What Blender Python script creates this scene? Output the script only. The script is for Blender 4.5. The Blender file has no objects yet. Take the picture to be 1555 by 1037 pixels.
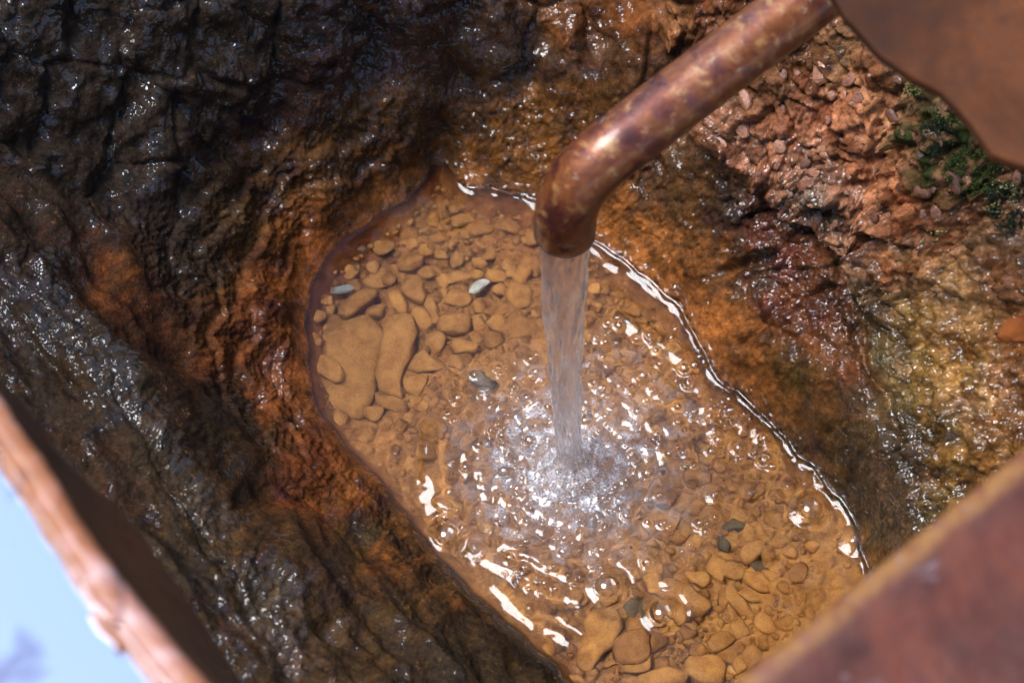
import bpy, bmesh, math, random
import numpy as np
from mathutils import Vector, noise as mnoise

R = math.radians
rnd = random.Random(7)
S = bpy.context.scene
COL = S.collection

# ------------------------------------------------------------------ camera
D = 1.3
TH = R(28)
F = 3250.0                      # focal length in pixels of a 1555 wide picture
CAM = np.array([0.0, -D * math.sin(TH), D * math.cos(TH)])
FWD = np.array([0.0, math.sin(TH), -math.cos(TH)])
UP = np.array([0.0, math.cos(TH), math.sin(TH)])
RT = np.array([1.0, 0.0, 0.0])
cam = bpy.data.cameras.new('camera')
cam_o = bpy.data.objects.new('camera', cam)
COL.objects.link(cam_o)
cam_o.location = CAM
cam_o.rotation_euler = (TH, 0, 0)
cam.sensor_width = 36
cam.lens = F / 1555 * 36
cam.clip_start = 0.02
cam.clip_end = 400
cam.dof.use_dof = True
cam.dof.focus_distance = 1.21
cam.dof.aperture_fstop = 8.0
S.camera = cam_o

# ------------------------------------------------------------------ light
SUN_ELEV, SUN_AZ = 67, 276       # compass-like azimuth of the sun: direction it stands in, 0 = +Y, 90 = +X
w = bpy.data.worlds.new('World')
S.world = w
w.use_nodes = True
nt = w.node_tree
nt.nodes.clear()
wo = nt.nodes.new('ShaderNodeOutputWorld')
bg = nt.nodes.new('ShaderNodeBackground')
sky = nt.nodes.new('ShaderNodeTexSky')
sky.sky_type = 'NISHITA'
sky.sun_disc = False
sky.sun_elevation = R(SUN_ELEV)
sky.sun_rotation = R(SUN_AZ)
sky.air_density = 1.0
sky.dust_density = 0.6
sky.ozone_density = 1.0
bg.inputs['Strength'].default_value = 0.058
nt.links.new(sky.outputs[0], bg.inputs['Color'])
nt.links.new(bg.outputs[0], wo.inputs['Surface'])
sun = bpy.data.lights.new('sun', 'SUN')
sun.energy = 1.5
sun.angle = R(31)
sun.color = (0.96, 0.98, 1.0)
sun_o = bpy.data.objects.new('sun', sun)
COL.objects.link(sun_o)
az = R(SUN_AZ)
sd_ = Vector((math.sin(az) * math.cos(R(SUN_ELEV)), math.cos(az) * math.cos(R(SUN_ELEV)), math.sin(R(SUN_ELEV))))
sun_o.rotation_euler = sd_.to_track_quat('Z', 'Y').to_euler()
S.view_settings.view_transform = 'Standard'
S.view_settings.look = 'None'
S.view_settings.gamma = 1
S.view_settings.use_curve_mapping = False
S.view_settings.exposure = 2.55
S.render.engine = 'CYCLES'
S.cycles.use_denoising = True
S.cycles.max_bounces = 10
S.cycles.transmission_bounces = 8
S.cycles.transparent_max_bounces = 12
S.cycles.glossy_bounces = 4
S.cycles.diffuse_bounces = 3
S.cycles.sample_clamp_indirect = 6
S.cycles.caustics_refractive = True
S.cycles.caustics_reflective = True
S.cycles.blur_glossy = 0.1


# ------------------------------------------------------------------ geometry of the view
def at(u, v, z):
    d = FWD + RT * ((u - 777.5) / F) + UP * ((518.5 - v) / F)
    t = (z - CAM[2]) / d[2]
    return CAM + d * t


def proj(P):
    d = P - CAM
    dep = d @ FWD
    return 777.5 + F * (d @ RT) / dep, 518.5 - F * (d @ UP) / dep


def px(z=0.0):
    return (D - z * math.cos(TH)) / F


# ------------------------------------------------------------------ noise in numpy
_g = np.random.RandomState(11)
PERM = _g.permutation(512).astype(np.int64)
PERM = np.concatenate([PERM, PERM])
ANG = _g.rand(512) * 2 * np.pi
G2 = np.stack([np.cos(ANG), np.sin(ANG)], 1).astype(np.float32)
RV = _g.rand(512, 4).astype(np.float32)


def h2(ix, iy, seed=0):
    return PERM[(PERM[(ix + seed * 37) & 511] + iy + seed * 101) & 511]


def perlin(x, y, seed=0):
    xf = np.floor(x); yf = np.floor(y)
    ix = xf.astype(np.int64); iy = yf.astype(np.int64)
    fx = (x - xf).astype(np.float32); fy = (y - yf).astype(np.float32)
    ux = fx * fx * fx * (fx * (fx * 6 - 15) + 10); uy = fy * fy * fy * (fy * (fy * 6 - 15) + 10)
    def g(dx, dy):
        k = G2[h2(ix + dx, iy + dy, seed)]
        return k[..., 0] * (fx - dx) + k[..., 1] * (fy - dy)
    a = g(0, 0); b = g(1, 0); c = g(0, 1); d = g(1, 1)
    return 1.5 * (a + ux * (b - a) + uy * ((c + ux * (d - c)) - (a + ux * (b - a))))


def fbm(x, y, f, octv=4, seed=0, rough=0.5):
    s = 0; a = 1.0
    for i in range(octv):
        s = s + a * perlin(x * f + 7.3 * i, y * f - 3.1 * i, seed + i)
        a *= rough; f *= 2.03
    return s


def ridged(x, y, f, octv=4, seed=0, rough=0.5):
    s = 0; a = 1.0
    for i in range(octv):
        s = s + a * (1 - 2 * np.abs(perlin(x * f + 5.3 * i, y * f - 1.1 * i, seed + i)))
        a *= rough; f *= 2.07
    return s


def worley(x, y, f, seed=0):
    """nearest and second nearest cell: F1, F2, hash of nearest, offset to its centre"""
    X = x * f; Y = y * f
    ix = np.floor(X).astype(np.int64); iy = np.floor(Y).astype(np.int64)
    F1 = np.full(X.shape, 9.0, np.float32); F2 = F1.copy()
    H = np.zeros(X.shape, np.int64); OX = np.zeros(X.shape, np.float32); OY = OX.copy()
    for dx in (-1, 0, 1):
        for dy in (-1, 0, 1):
            h = h2(ix + dx, iy + dy, seed)
            ox = (X - (ix + dx) - RV[h, 0]).astype(np.float32); oy = (Y - (iy + dy) - RV[h, 1]).astype(np.float32)
            d = ox * ox + oy * oy
            m = d < F1
            F2 = np.where(m, F1, np.minimum(F2, d))
            F1 = np.where(m, d, F1)
            H = np.where(m, h, H); OX = np.where(m, ox, OX); OY = np.where(m, oy, OY)
    return np.sqrt(F1), np.sqrt(F2), H, OX, OY


def facets(x, y, f, seed=0):
    """broken rock: every cell a tilted plane, cells parted by cracks"""
    F1, F2, H, OX, OY = worley(x, y, f, seed)
    tilt = (RV[H, 2] - .5) * OX * 1.6 + (RV[H, 3] - .5) * OY * 1.6
    hgt = (RV[H, 1] - .5) * 0.9
    e = np.clip((F2 - F1) / 0.22, 0, 1)
    return (tilt + hgt) * (0.35 + 0.65 * e) - 0.35 * (1 - e) ** 2


def sstep(a, b, x):
    t = np.clip((x - a) / (b - a), 0, 1)
    return t * t * (3 - 2 * t)


def inside(poly, x, y):
    r = np.zeros(x.shape, bool)
    n = len(poly)
    for i in range(n):
        x1, y1 = poly[i]; x2, y2 = poly[(i + 1) % n]
        if y1 == y2: continue
        c = ((y1 > y) != (y2 > y)) & (x < (x2 - x1) * (y - y1) / (y2 - y1) + x1)
        r ^= c
    return r


def seg_dist(pts, x, y, closed=True):
    d2 = np.full(x.shape, 1e9)
    n = len(pts)
    for i in range(n if closed else n - 1):
        x1, y1 = pts[i]; x2, y2 = pts[(i + 1) % n]
        ex, ey = x2 - x1, y2 - y1
        t = np.clip(((x - x1) * ex + (y - y1) * ey) / (ex * ex + ey * ey + 1e-12), 0, 1)
        d2 = np.minimum(d2, (x - x1 - t * ex) ** 2 + (y - y1 - t * ey) ** 2)
    return np.sqrt(d2)


def smooth_poly(p, n=2, closed=True):
    for _ in range(n):
        q = []
        m = len(p)
        for i in range(m if closed else m - 1):
            a = p[i]; b = p[(i + 1) % m]
            q += [(a[0] * .75 + b[0] * .25, a[1] * .75 + b[1] * .25), (a[0] * .25 + b[0] * .75, a[1] * .25 + b[1] * .75)]
        if not closed: q = [p[0]] + q + [p[-1]]
        p = q
    return p


def blend(pts, u, v, power=3.0):
    """inverse distance blend, through a table when there are many points to fill"""
    u = np.asarray(u, float); v = np.asarray(v, float)
    if u.size < 5000: return blend_raw(pts, u, v, power)
    st = 6.0
    tu = np.arange(-700, 2300, st); tv = np.arange(-600, 1700, st)
    T = blend_raw(pts, *np.meshgrid(tu, tv), power)
    a = np.clip((u - tu[0]) / st, 0, len(tu) - 1.001); b = np.clip((v - tv[0]) / st, 0, len(tv) - 1.001)
    i = a.astype(int); j = b.astype(int); fa = (a - i)[..., None]; fb = (b - j)[..., None]
    return (T[j, i] * (1 - fa) + T[j, i + 1] * fa) * (1 - fb) + (T[j + 1, i] * (1 - fa) + T[j + 1, i + 1] * fa) * fb


def blend_raw(pts, u, v, power=3.0):
    """inverse distance blend of values given at picture points"""
    num = 0; den = 0
    for p in pts:
        d2 = (u - p[0]) ** 2 + (v - p[1]) ** 2 + 30.0
        wt = 1.0 / d2 ** (power / 2)
        val = np.array(p[2:], float)
        num = num + wt[..., None] * val
        den = den + wt
    return num / den[..., None]


# ------------------------------------------------------------------ pool outline on the water plane
POOL_PX = [(667, 243), (690, 268), (716, 286), (760, 292), (806, 302), (860, 338), (905, 370), (950, 398), (990, 432), (1030, 468), (1052, 500),
           (1066, 540), (1080, 568), (1112, 596), (1150, 622), (1180, 650), (1206, 688), (1240, 718), (1266, 748), (1290, 780), (1304, 812),
           (1318, 875), (1332, 960), (1310, 1080), (1160, 1160), (980, 1140), (900, 1075), (858, 1030), (820, 990), (760, 940), (700, 884),
           (655, 832), (610, 772), (572, 724), (535, 690), (500, 645), (474, 604), (466, 560), (466, 510), (462, 465), (478, 415), (505, 376),
           (560, 338), (606, 312), (640, 278)]
POOL = smooth_poly([tuple(at(u, v, 0)[:2]) for u, v in POOL_PX], 1)


def pool_sd(x, y):
    d = seg_dist(POOL, x, y)
    d = np.where(inside(POOL, x, y), -d, d)
    return d + 0.0022 * perlin(x * 55, y * 55, 3) + 0.0003 * perlin(x * 160, y * 160, 4)


# rock heights: (picture column, picture row, height)
CTRL = [
    # far wall
    (760, 240, .030), (700, 225, .028), (620, 262, .03), (690, 160, .062), (800, 200, .05), (900, 290, .035), (880, 190, .07), (800, 110, .085),
    (770, 70, .135), (700, 90, .115), (600, 120, .11), (820, 130, .08), (900, 110, .10), (950, 60, .15), (760, 20, .18), (860, 20, .2), (960, 5, .235), (1040, 60, .2),
    (1060, 150, .14), (1000, 180, .105), (520, 160, .12), (480, 225, .085), (560, 250, .05), (590, 60, .17), (480, 60, .20), (360, 130, .18), (400, 190, .12), (330, 280, .115),
    (380, 260, .09), (300, 200, .17), (200, 100, .24), (80, 60, .29), (60, 170, .25), (160, 230, .19), (250, 300, .15), (300, 390, .11), (200, 20, .29), (400, 0, .25), (20, 5, .33),
    (620, 0, .22), (-80, 100, .33),
    # left inner wall with its ledges
    (540, 310, .035), (500, 330, .045), (450, 400, .026), (440, 450, .018), (400, 380, .055), (340, 400, .085), (430, 530, .02), (400, 480, .045), (350, 480, .06), (410, 590, .02), (345, 560, .055),
    (440, 620, .014), (400, 640, .04), (470, 680, .03), (420, 720, .052), (520, 740, .022), (480, 760, .05), (580, 800, .03), (640, 860, .026), (720, 940, .024), (790, 1000, .022),
    # near bank: foot of its face, crest, and beyond
    (330, 620, .075), (400, 760, .085), (540, 830, .085), (640, 905, .075), (760, 990, .065), (850, 1060, .06),
    (260, 500, .12), (200, 400, .155), (100, 300, .20), (0, 240, .245), (300, 640, .15), (400, 790, .14), (540, 880, .13), (640, 960, .12), (740, 1040, .11),
    (80, 430, .24), (130, 500, .235), (190, 560, .235), (260, 650, .23), (320, 740, .22), (380, 850, .215), (430, 960, .21), (480, 1040, .205), (0, 350, .26),
    (0, 470, .24), (60, 560, .235), (150, 660, .23), (220, 780, .225), (300, 900, .22), (370, 1030, .22), (500, 960, .17), (600, 1020, .15), (430, 700, .10),
    (560, 1100, .2), (700, 1130, .17), (850, 1140, .14),
    # right inner wall
    (960, 360, .022), (1000, 300, .055), (940, 250, .07), (1040, 230, .11), (1010, 400, .024), (1060, 430, .03), (1110, 470, .052), (1120, 350, .085), (1200, 330, .125), (1180, 430, .082), (1100, 540, .018),
    (1150, 560, .045), (1200, 600, .05), (1200, 520, .075), (1270, 400, .13), (1260, 520, .105), (1310, 560, .125), (1230, 660, .035), (1280, 700, .05), (1260, 620, .07), (1300, 640, .09), (1350, 650, .125), (1330, 740, .08), (1395, 790, .12),
    (1320, 800, .025), (1350, 830, .05), (1390, 900, .08), (1360, 960, .03), (1420, 1040, .06),
    # groove and rubble slope
    (1300, 400, .118), (1325, 480, .112), (1345, 560, .110), (1370, 640, .108), (1390, 720, .105), (1412, 790, .10), (1240, 330, .14), (1150, 230, .165), (1090, 180, .17), (1180, 130, .21), (1250, 200, .20), (1280, 290, .18),
    (1350, 240, .21), (1440, 320, .23), (1530, 300, .27), (1350, 380, .165), (1420, 440, .18), (1500, 480, .22), (1380, 520, .145), (1430, 600, .165), (1460, 690, .17), (1510, 620, .20), (1555, 600, .22), (1500, 760, .17),
    (1250, 60, .25), (1350, 120, .27), (1450, 200, .29), (1600, 200, .33), (1600, 400, .30), (1480, 850, .14), (1560, 950, .16), (1620, 760, .24), (1300, -60, .30), (1100, -40, .27),
]
HS = .64
cp = np.array([list(at(u, v, z * HS)) for u, v, z in CTRL])
ring = []
for k in range(20):
    a = 2 * math.pi * k / 20
    ring.append((1.1 * math.cos(a), 1.0 * math.sin(a), .32 if math.sin(a) > -.2 else .24))
    ring.append((.62 * math.cos(a), .60 * math.sin(a), .26 if math.sin(a) > -.2 else .18))
shore = [(p[0], p[1], 0.0) for p in POOL[::2]]
cp = np.vstack([cp, np.array(ring), np.array(shore)])
CC = 0.012


def phi(r2):
    return np.sqrt(r2 + CC * CC)


A = phi((cp[:, None, 0] - cp[None, :, 0]) ** 2 + (cp[:, None, 1] - cp[None, :, 1]) ** 2)
A = A - np.eye(len(cp)) * 0.004        # a little slack, so neighbouring points do not fight
W = np.linalg.solve(A, cp[:, 2] - 0.1)


def rbf(x, y):
    out = np.full(x.shape, 0.1)
    for k in range(len(cp)):
        out += W[k] * phi((x - cp[k, 0]) ** 2 + (y - cp[k, 1]) ** 2)
    return out


DEP = [(700, 400, .040), (560, 560, .030), (640, 330, .030), (870, 700, .048), (650, 780, .020), (600, 680, .018), (780, 930, .014), (950, 950, .03), (1100, 900, .036), (1100, 1000, .036), (1250, 850, .018),
       (1240, 950, .016), (960, 500, .036), (1100, 700, .034), (760, 320, .022), (500, 450, .034)]
LEDGE = smooth_poly([tuple(at(u, v, 0.02)[:2]) for u, v in [(330, 620), (320, 520), (360, 420), (430, 340), (520, 270), (600, 220)]], 2, False)


def bed_base(x, y, sd):
    P = np.stack([x, y, np.zeros_like(x)], -1)
    u, v = proj(P)
    dep = blend(DEP, u, v, 3.5)[..., 0]
    return -dep * (1 - np.exp(np.minimum(sd, 0) / 0.007))


def bed_detail(x, y):
    F1, F2, H, OX, OY = worley(x + .003 * perlin(x * 90, y * 90, 31), y + .003 * perlin(x * 90, y * 90, 32), 95, 5)
    cob = np.clip(F2 - F1, 0, .5) * .0042 * (.4 + RV[H, 3])
    return cob + .0020 * fbm(x, y, 60, 3, 20) + .0007 * fbm(x, y, 420, 3, 25)


def rbf_fast(X, Y, k=3):
    """on a grid: every third row and column, then cubic-smooth filling in"""
    xs = X[0]; ys = Y[:, 0]
    ii = np.unique(np.r_[np.arange(0, len(xs), k), len(xs) - 1]); jj = np.unique(np.r_[np.arange(0, len(ys), k), len(ys) - 1])
    zc = rbf(*np.meshgrid(xs[ii], ys[jj]))
    def up(a, src, dst):          # cubic Hermite along the last axis
        g = np.gradient(a, src, axis=-1)
        n = np.clip(np.searchsorted(src, dst, side='right') - 1, 0, len(src) - 2)
        h = src[n + 1] - src[n]; t = (dst - src[n]) / h
        return ((2 * t**3 - 3 * t**2 + 1) * a[..., n] + (t**3 - 2 * t**2 + t) * h * g[..., n] + (-2 * t**3 + 3 * t**2) * a[..., n + 1] + (t**3 - t**2) * h * g[..., n + 1])
    z1 = up(zc, xs[ii], xs)
    return up(z1.T.copy(), ys[jj], ys).T


def terrain(x, y):
    """height, plus the picture coordinates of the undetailed surface and the distance to the shore"""
    sd = pool_sd(x, y)
    z = rbf_fast(x, y)
    wsh = sstep(0.0, 0.02, sd)
    zo = wsh * np.maximum(z, 0.003) + (1 - wsh) * np.maximum(sd, 0) * .9
    zo = np.maximum(zo, .30 * np.minimum(sd, .03))
    zi = bed_base(x, y, sd)
    zb = np.where(sd > 0, zo, zi)
    u, v = proj(np.stack([x, y, zb], -1))
    return zb, u, v, sd


BANK = [(-900, 120), (0, 225), (60, 262), (150, 330), (240, 440), (320, 560), (372, 660), (420, 745), (540, 800), (640, 868), (740, 950), (850, 1050), (1000, 1300), (-900, 1400)]
RUBBLE = [(1000, -600), (1010, 40), (1050, 205), (1120, 262), (1200, 325), (1268, 395), (1300, 480), (1325, 570), (1362, 670), (1402, 800), (1420, 1000), (1500, 1500), (2800, 1400), (2600, -600)]
FAR = [(-900, 120), (0, 225), (60, 262), (150, 330), (250, 330), (330, 280), (400, 215), (480, 150), (640, 110), (700, 120), (820, 140), (950, 150), (1050, 205), (1010, 40), (1000, -600), (-900, -600)]


def rough_detail(x, y, u, v, sd, zb):
    uw = u + 14 * perlin(x * 40, y * 40, 50); vw = v + 14 * perlin(x * 40, y * 40, 51)
    din = np.minimum(seg_dist(RUBBLE, uw, vw), 60)
    rub = np.where(inside(RUBBLE, uw, vw), 1, -1) * din
    rub = sstep(-10, 22, rub)
    far = sstep(-30, 40, np.where(inside(FAR, uw, vw), 1, -1) * np.minimum(seg_dist(FAR, uw, vw), 60))
    bank = sstep(-14, 26, np.where(inside(BANK, uw, vw), 1, -1) * np.minimum(seg_dist(BANK, uw, vw), 60))
    bank = bank * (1 - far * .6)
    wx = x + .004 * perlin(x * 60, y * 60, 60); wy = y + .004 * perlin(x * 60, y * 60, 61)
    # broken rubble
    d = 0.0
    # the right slope smooths out into flowstone low down (row > 520)
    flow = sstep(470, 600, vw) * .6
    cr = .010 * facets(wx, wy, 34, 1) + .0075 * facets(wx * 1.05, wy * .95, 78, 2) + .0034 * facets(wx, wy, 165, 3) + .002 * fbm(x, y, 260, 3, 70)
    sm = .006 * fbm(x, y, 45, 4, 75) + .0016 * ridged(x, y, 160, 3, 78) + .0012 * fbm(x, y, 400, 3, 76)
    d = d + rub * (cr * (1 - flow) + sm * (.3 + flow))
    cf = .0080 * facets(wx, wy, 20, 6) + .0022 * facets(wx * 1.1, wy, 58, 7) * sstep(-.3, .3, perlin(x * 18, y * 18, 83)) + .0055 * fbm(x, y, 30, 5, 80, .47)
    d = d + far * (1 - rub) * cf
    # bank: long rough streaks running with the crest (about 50 degrees down to the right)
    ca, sa = math.cos(R(-50)), math.sin(R(-50))
    ax = x * ca + y * sa; ay = -x * sa + y * ca
    bk = .012 * fbm(ax * .4, ay, 26, 3, 85) + .0020 * ridged(ax * .45, ay, 55, 2, 88) + (.0018 * facets(wx, wy, 60, 9) + .0012 * fbm(x, y, 200, 3, 89)) * sstep(60, 20, seg_dist([(60, 400), (130, 500), (190, 560), (260, 650), (320, 740), (380, 850), (430, 960), (480, 1040)], uw, vw, False))  + .0005 * fbm(x, y, 300, 3, 89)
    d = d + bank * (1 - rub) * bk
    # inner walls: pitted travertine, scalloped ledges on the left
    rest = (1 - rub) * (1 - far) * (1 - bank)
    left = sstep(800, 640, u)
    pit = .0010 * ridged(x, y, 170, 3, 90) + .0007 * fbm(x, y, 500, 3, 92)
    F1, F2, _, _, _ = worley(wx, wy, 150, 12)
    cup = np.clip(F1, 0, .7) * .0013
    n1 = perlin(x * 26, y * 26, 95)
    lv = (sd + .010 * n1 + .003 * perlin(x * 90, y * 90, 96)) / .0165
    fr = lv - np.floor(lv)
    terr = np.where(fr < .82, fr / .82, (1 - fr) / .18)
    ledge = (terr - .5) * .0040 * sstep(.004, .016, sd) * sstep(.085, .05, sd)
    ledge = ledge * sstep(680, 560, u) * sstep(760, 620, v)
    br = sstep(.018, .05, sd) * (1 - left)
    d = d + rest * (pit + left * (cup + ledge + .0058 * fbm(x, y, 26, 4, 97, .42)) + (1 - left) * (.0024 * fbm(x, y, 40, 4, 98)) +
                    br * ((.0100 * facets(wx, wy, 30, 15) + .0055 * facets(wx, wy, 75, 13) + .0025 * facets(wx, wy, 150, 16)) * sstep(1085, 1150, u) * sstep(620, 520, v) * sstep(220, 300, v) + .0030 * fbm(x, y, 90, 4, 99)))
    gr = [(1215, 345), (1268, 398), (1300, 470), (1322, 560), (1352, 640), (1378, 720), (1400, 800), (1415, 860)]
    gd = seg_dist(smooth_poly(gr, 2, False), uw, vw, False)
    d = d - .0085 * np.exp(-(gd / 9) ** 2) + .0035 * np.exp(-((gd - 22) / 12) ** 2) * (.6 + perlin(x * 70, y * 70, 101)) + .0022 * np.exp(-(gd / 22) ** 2) * fbm(x, y, 260, 2, 102)
    d = d + .014 * rub * sstep(540, 400, v)
    cav = seg_dist(smooth_poly([(1095, 420), (1150, 400), (1190, 372), (1230, 350), (1265, 400)], 1, False), uw, vw, False)
    d = d - .008 * np.exp(-(cav / 10) ** 2)
    cr2 = seg_dist(smooth_poly([(1130, 520), (1165, 480), (1200, 455), (1262, 440)], 1, False), uw, vw, False)
    d = d - .005 * np.exp(-(cr2 / 6) ** 2)
    d = d * (0.12 + 0.88 * sstep(0.0, .016, sd))
    return d, rub, far, bank, rest, left


# albedo by place: (picture column, row, r, g, b) linear
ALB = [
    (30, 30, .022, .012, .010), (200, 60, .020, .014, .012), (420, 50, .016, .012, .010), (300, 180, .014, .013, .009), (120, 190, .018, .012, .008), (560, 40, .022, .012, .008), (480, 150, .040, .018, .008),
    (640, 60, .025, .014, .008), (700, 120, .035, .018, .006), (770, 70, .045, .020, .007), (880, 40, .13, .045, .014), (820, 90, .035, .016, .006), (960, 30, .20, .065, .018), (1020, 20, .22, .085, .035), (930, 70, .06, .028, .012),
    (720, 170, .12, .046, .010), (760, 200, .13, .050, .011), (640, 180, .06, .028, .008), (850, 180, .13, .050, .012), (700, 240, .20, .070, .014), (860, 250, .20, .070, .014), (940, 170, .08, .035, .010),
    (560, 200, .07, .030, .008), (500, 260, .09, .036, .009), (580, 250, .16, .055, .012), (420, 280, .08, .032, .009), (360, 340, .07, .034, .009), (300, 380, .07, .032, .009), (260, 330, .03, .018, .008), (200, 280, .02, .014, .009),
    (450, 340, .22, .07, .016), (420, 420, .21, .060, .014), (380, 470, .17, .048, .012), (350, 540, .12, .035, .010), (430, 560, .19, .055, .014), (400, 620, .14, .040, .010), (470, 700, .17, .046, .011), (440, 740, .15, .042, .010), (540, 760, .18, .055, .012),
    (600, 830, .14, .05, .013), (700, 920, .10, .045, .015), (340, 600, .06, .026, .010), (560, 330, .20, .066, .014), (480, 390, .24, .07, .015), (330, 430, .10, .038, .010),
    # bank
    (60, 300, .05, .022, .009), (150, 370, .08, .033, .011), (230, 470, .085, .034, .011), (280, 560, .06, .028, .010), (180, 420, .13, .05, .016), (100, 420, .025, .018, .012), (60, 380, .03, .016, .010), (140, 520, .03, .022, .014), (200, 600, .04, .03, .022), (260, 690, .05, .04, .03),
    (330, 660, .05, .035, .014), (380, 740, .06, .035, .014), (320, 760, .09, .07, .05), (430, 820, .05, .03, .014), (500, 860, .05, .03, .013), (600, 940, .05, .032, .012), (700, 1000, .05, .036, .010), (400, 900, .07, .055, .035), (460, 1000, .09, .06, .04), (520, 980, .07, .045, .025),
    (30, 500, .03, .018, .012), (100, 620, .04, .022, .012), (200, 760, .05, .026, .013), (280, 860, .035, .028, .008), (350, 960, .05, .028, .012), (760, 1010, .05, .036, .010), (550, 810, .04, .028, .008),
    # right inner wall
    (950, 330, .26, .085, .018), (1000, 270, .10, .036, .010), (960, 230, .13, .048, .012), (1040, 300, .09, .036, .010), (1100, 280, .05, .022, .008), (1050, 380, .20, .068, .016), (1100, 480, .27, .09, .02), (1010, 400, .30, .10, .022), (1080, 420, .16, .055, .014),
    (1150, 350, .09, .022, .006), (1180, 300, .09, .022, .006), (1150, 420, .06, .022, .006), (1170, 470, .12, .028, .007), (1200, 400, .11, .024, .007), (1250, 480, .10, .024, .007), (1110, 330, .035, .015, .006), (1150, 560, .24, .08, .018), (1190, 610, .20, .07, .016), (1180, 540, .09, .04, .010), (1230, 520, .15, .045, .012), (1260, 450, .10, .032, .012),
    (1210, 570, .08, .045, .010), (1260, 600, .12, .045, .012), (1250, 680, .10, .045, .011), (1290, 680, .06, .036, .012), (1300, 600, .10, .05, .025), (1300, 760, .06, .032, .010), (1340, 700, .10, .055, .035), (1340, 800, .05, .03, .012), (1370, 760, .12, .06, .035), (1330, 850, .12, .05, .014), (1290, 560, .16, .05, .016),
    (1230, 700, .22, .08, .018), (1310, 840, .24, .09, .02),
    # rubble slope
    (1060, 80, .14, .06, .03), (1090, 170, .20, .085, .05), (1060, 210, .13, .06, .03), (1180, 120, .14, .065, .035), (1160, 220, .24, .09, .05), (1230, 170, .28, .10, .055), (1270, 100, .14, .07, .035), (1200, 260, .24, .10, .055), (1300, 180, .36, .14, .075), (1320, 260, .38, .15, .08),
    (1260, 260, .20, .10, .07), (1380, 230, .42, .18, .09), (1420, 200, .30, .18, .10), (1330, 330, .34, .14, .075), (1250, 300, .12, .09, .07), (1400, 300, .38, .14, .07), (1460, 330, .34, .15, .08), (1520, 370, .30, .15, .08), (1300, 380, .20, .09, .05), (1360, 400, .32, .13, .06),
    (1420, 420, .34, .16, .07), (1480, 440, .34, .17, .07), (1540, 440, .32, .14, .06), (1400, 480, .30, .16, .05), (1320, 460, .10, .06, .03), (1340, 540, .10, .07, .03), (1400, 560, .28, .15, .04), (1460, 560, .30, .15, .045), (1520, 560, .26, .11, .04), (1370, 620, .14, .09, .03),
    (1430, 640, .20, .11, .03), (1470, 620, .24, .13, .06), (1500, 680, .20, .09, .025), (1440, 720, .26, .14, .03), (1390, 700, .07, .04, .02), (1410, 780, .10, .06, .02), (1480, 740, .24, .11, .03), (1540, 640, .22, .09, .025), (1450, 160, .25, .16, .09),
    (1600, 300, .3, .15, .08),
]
OCHRE = np.array([.345, .155, .044])


# ------------------------------------------------------------------ helpers for objects
def tag(o, label=None, cat=None, group=None, kind=None):
    if label: o['label'] = label
    if cat: o['category'] = cat
    if group: o['group'] = group
    if kind: o['kind'] = kind
    return o


def mesh_np(name, V, Fc, mat=None, attrs=None, smooth=True):
    """V (n,3), Fc (m,3|4) index array"""
    me = bpy.data.meshes.new(name)
    k = Fc.shape[1]
    me.vertices.add(len(V)); me.vertices.foreach_set('co', np.ascontiguousarray(V, np.float32).ravel())
    me.loops.add(len(Fc) * k); me.loops.foreach_set('vertex_index', np.ascontiguousarray(Fc, np.int32).ravel())
    me.polygons.add(len(Fc))
    me.polygons.foreach_set('loop_start', np.arange(0, len(Fc) * k, k, dtype=np.int32))
    me.polygons.foreach_set('loop_total', np.full(len(Fc), k, np.int32))
    me.polygons.foreach_set('use_smooth', np.full(len(Fc), smooth, bool))
    me.update(calc_edges=True)
    for an, arr in (attrs or {}).items():
        if arr.ndim == 2:
            a = me.attributes.new(an, 'FLOAT_COLOR', 'POINT')
            c = np.ones((len(V), 4), np.float32); c[:, :3] = arr
            a.data.foreach_set('color', c.ravel())
        else:
            a = me.attributes.new(an, 'FLOAT', 'POINT')
            a.data.foreach_set('value', arr.astype(np.float32))
    if mat: me.materials.append(mat)
    return me


def link(name, me, parent=None):
    o = bpy.data.objects.new(name, me)
    COL.objects.link(o)
    if parent: o.parent = parent
    return o


def empty(name, loc):
    o = bpy.data.objects.new(name, None)
    o.empty_display_size = .01
    COL.objects.link(o)
    o.location = loc
    return o


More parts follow.
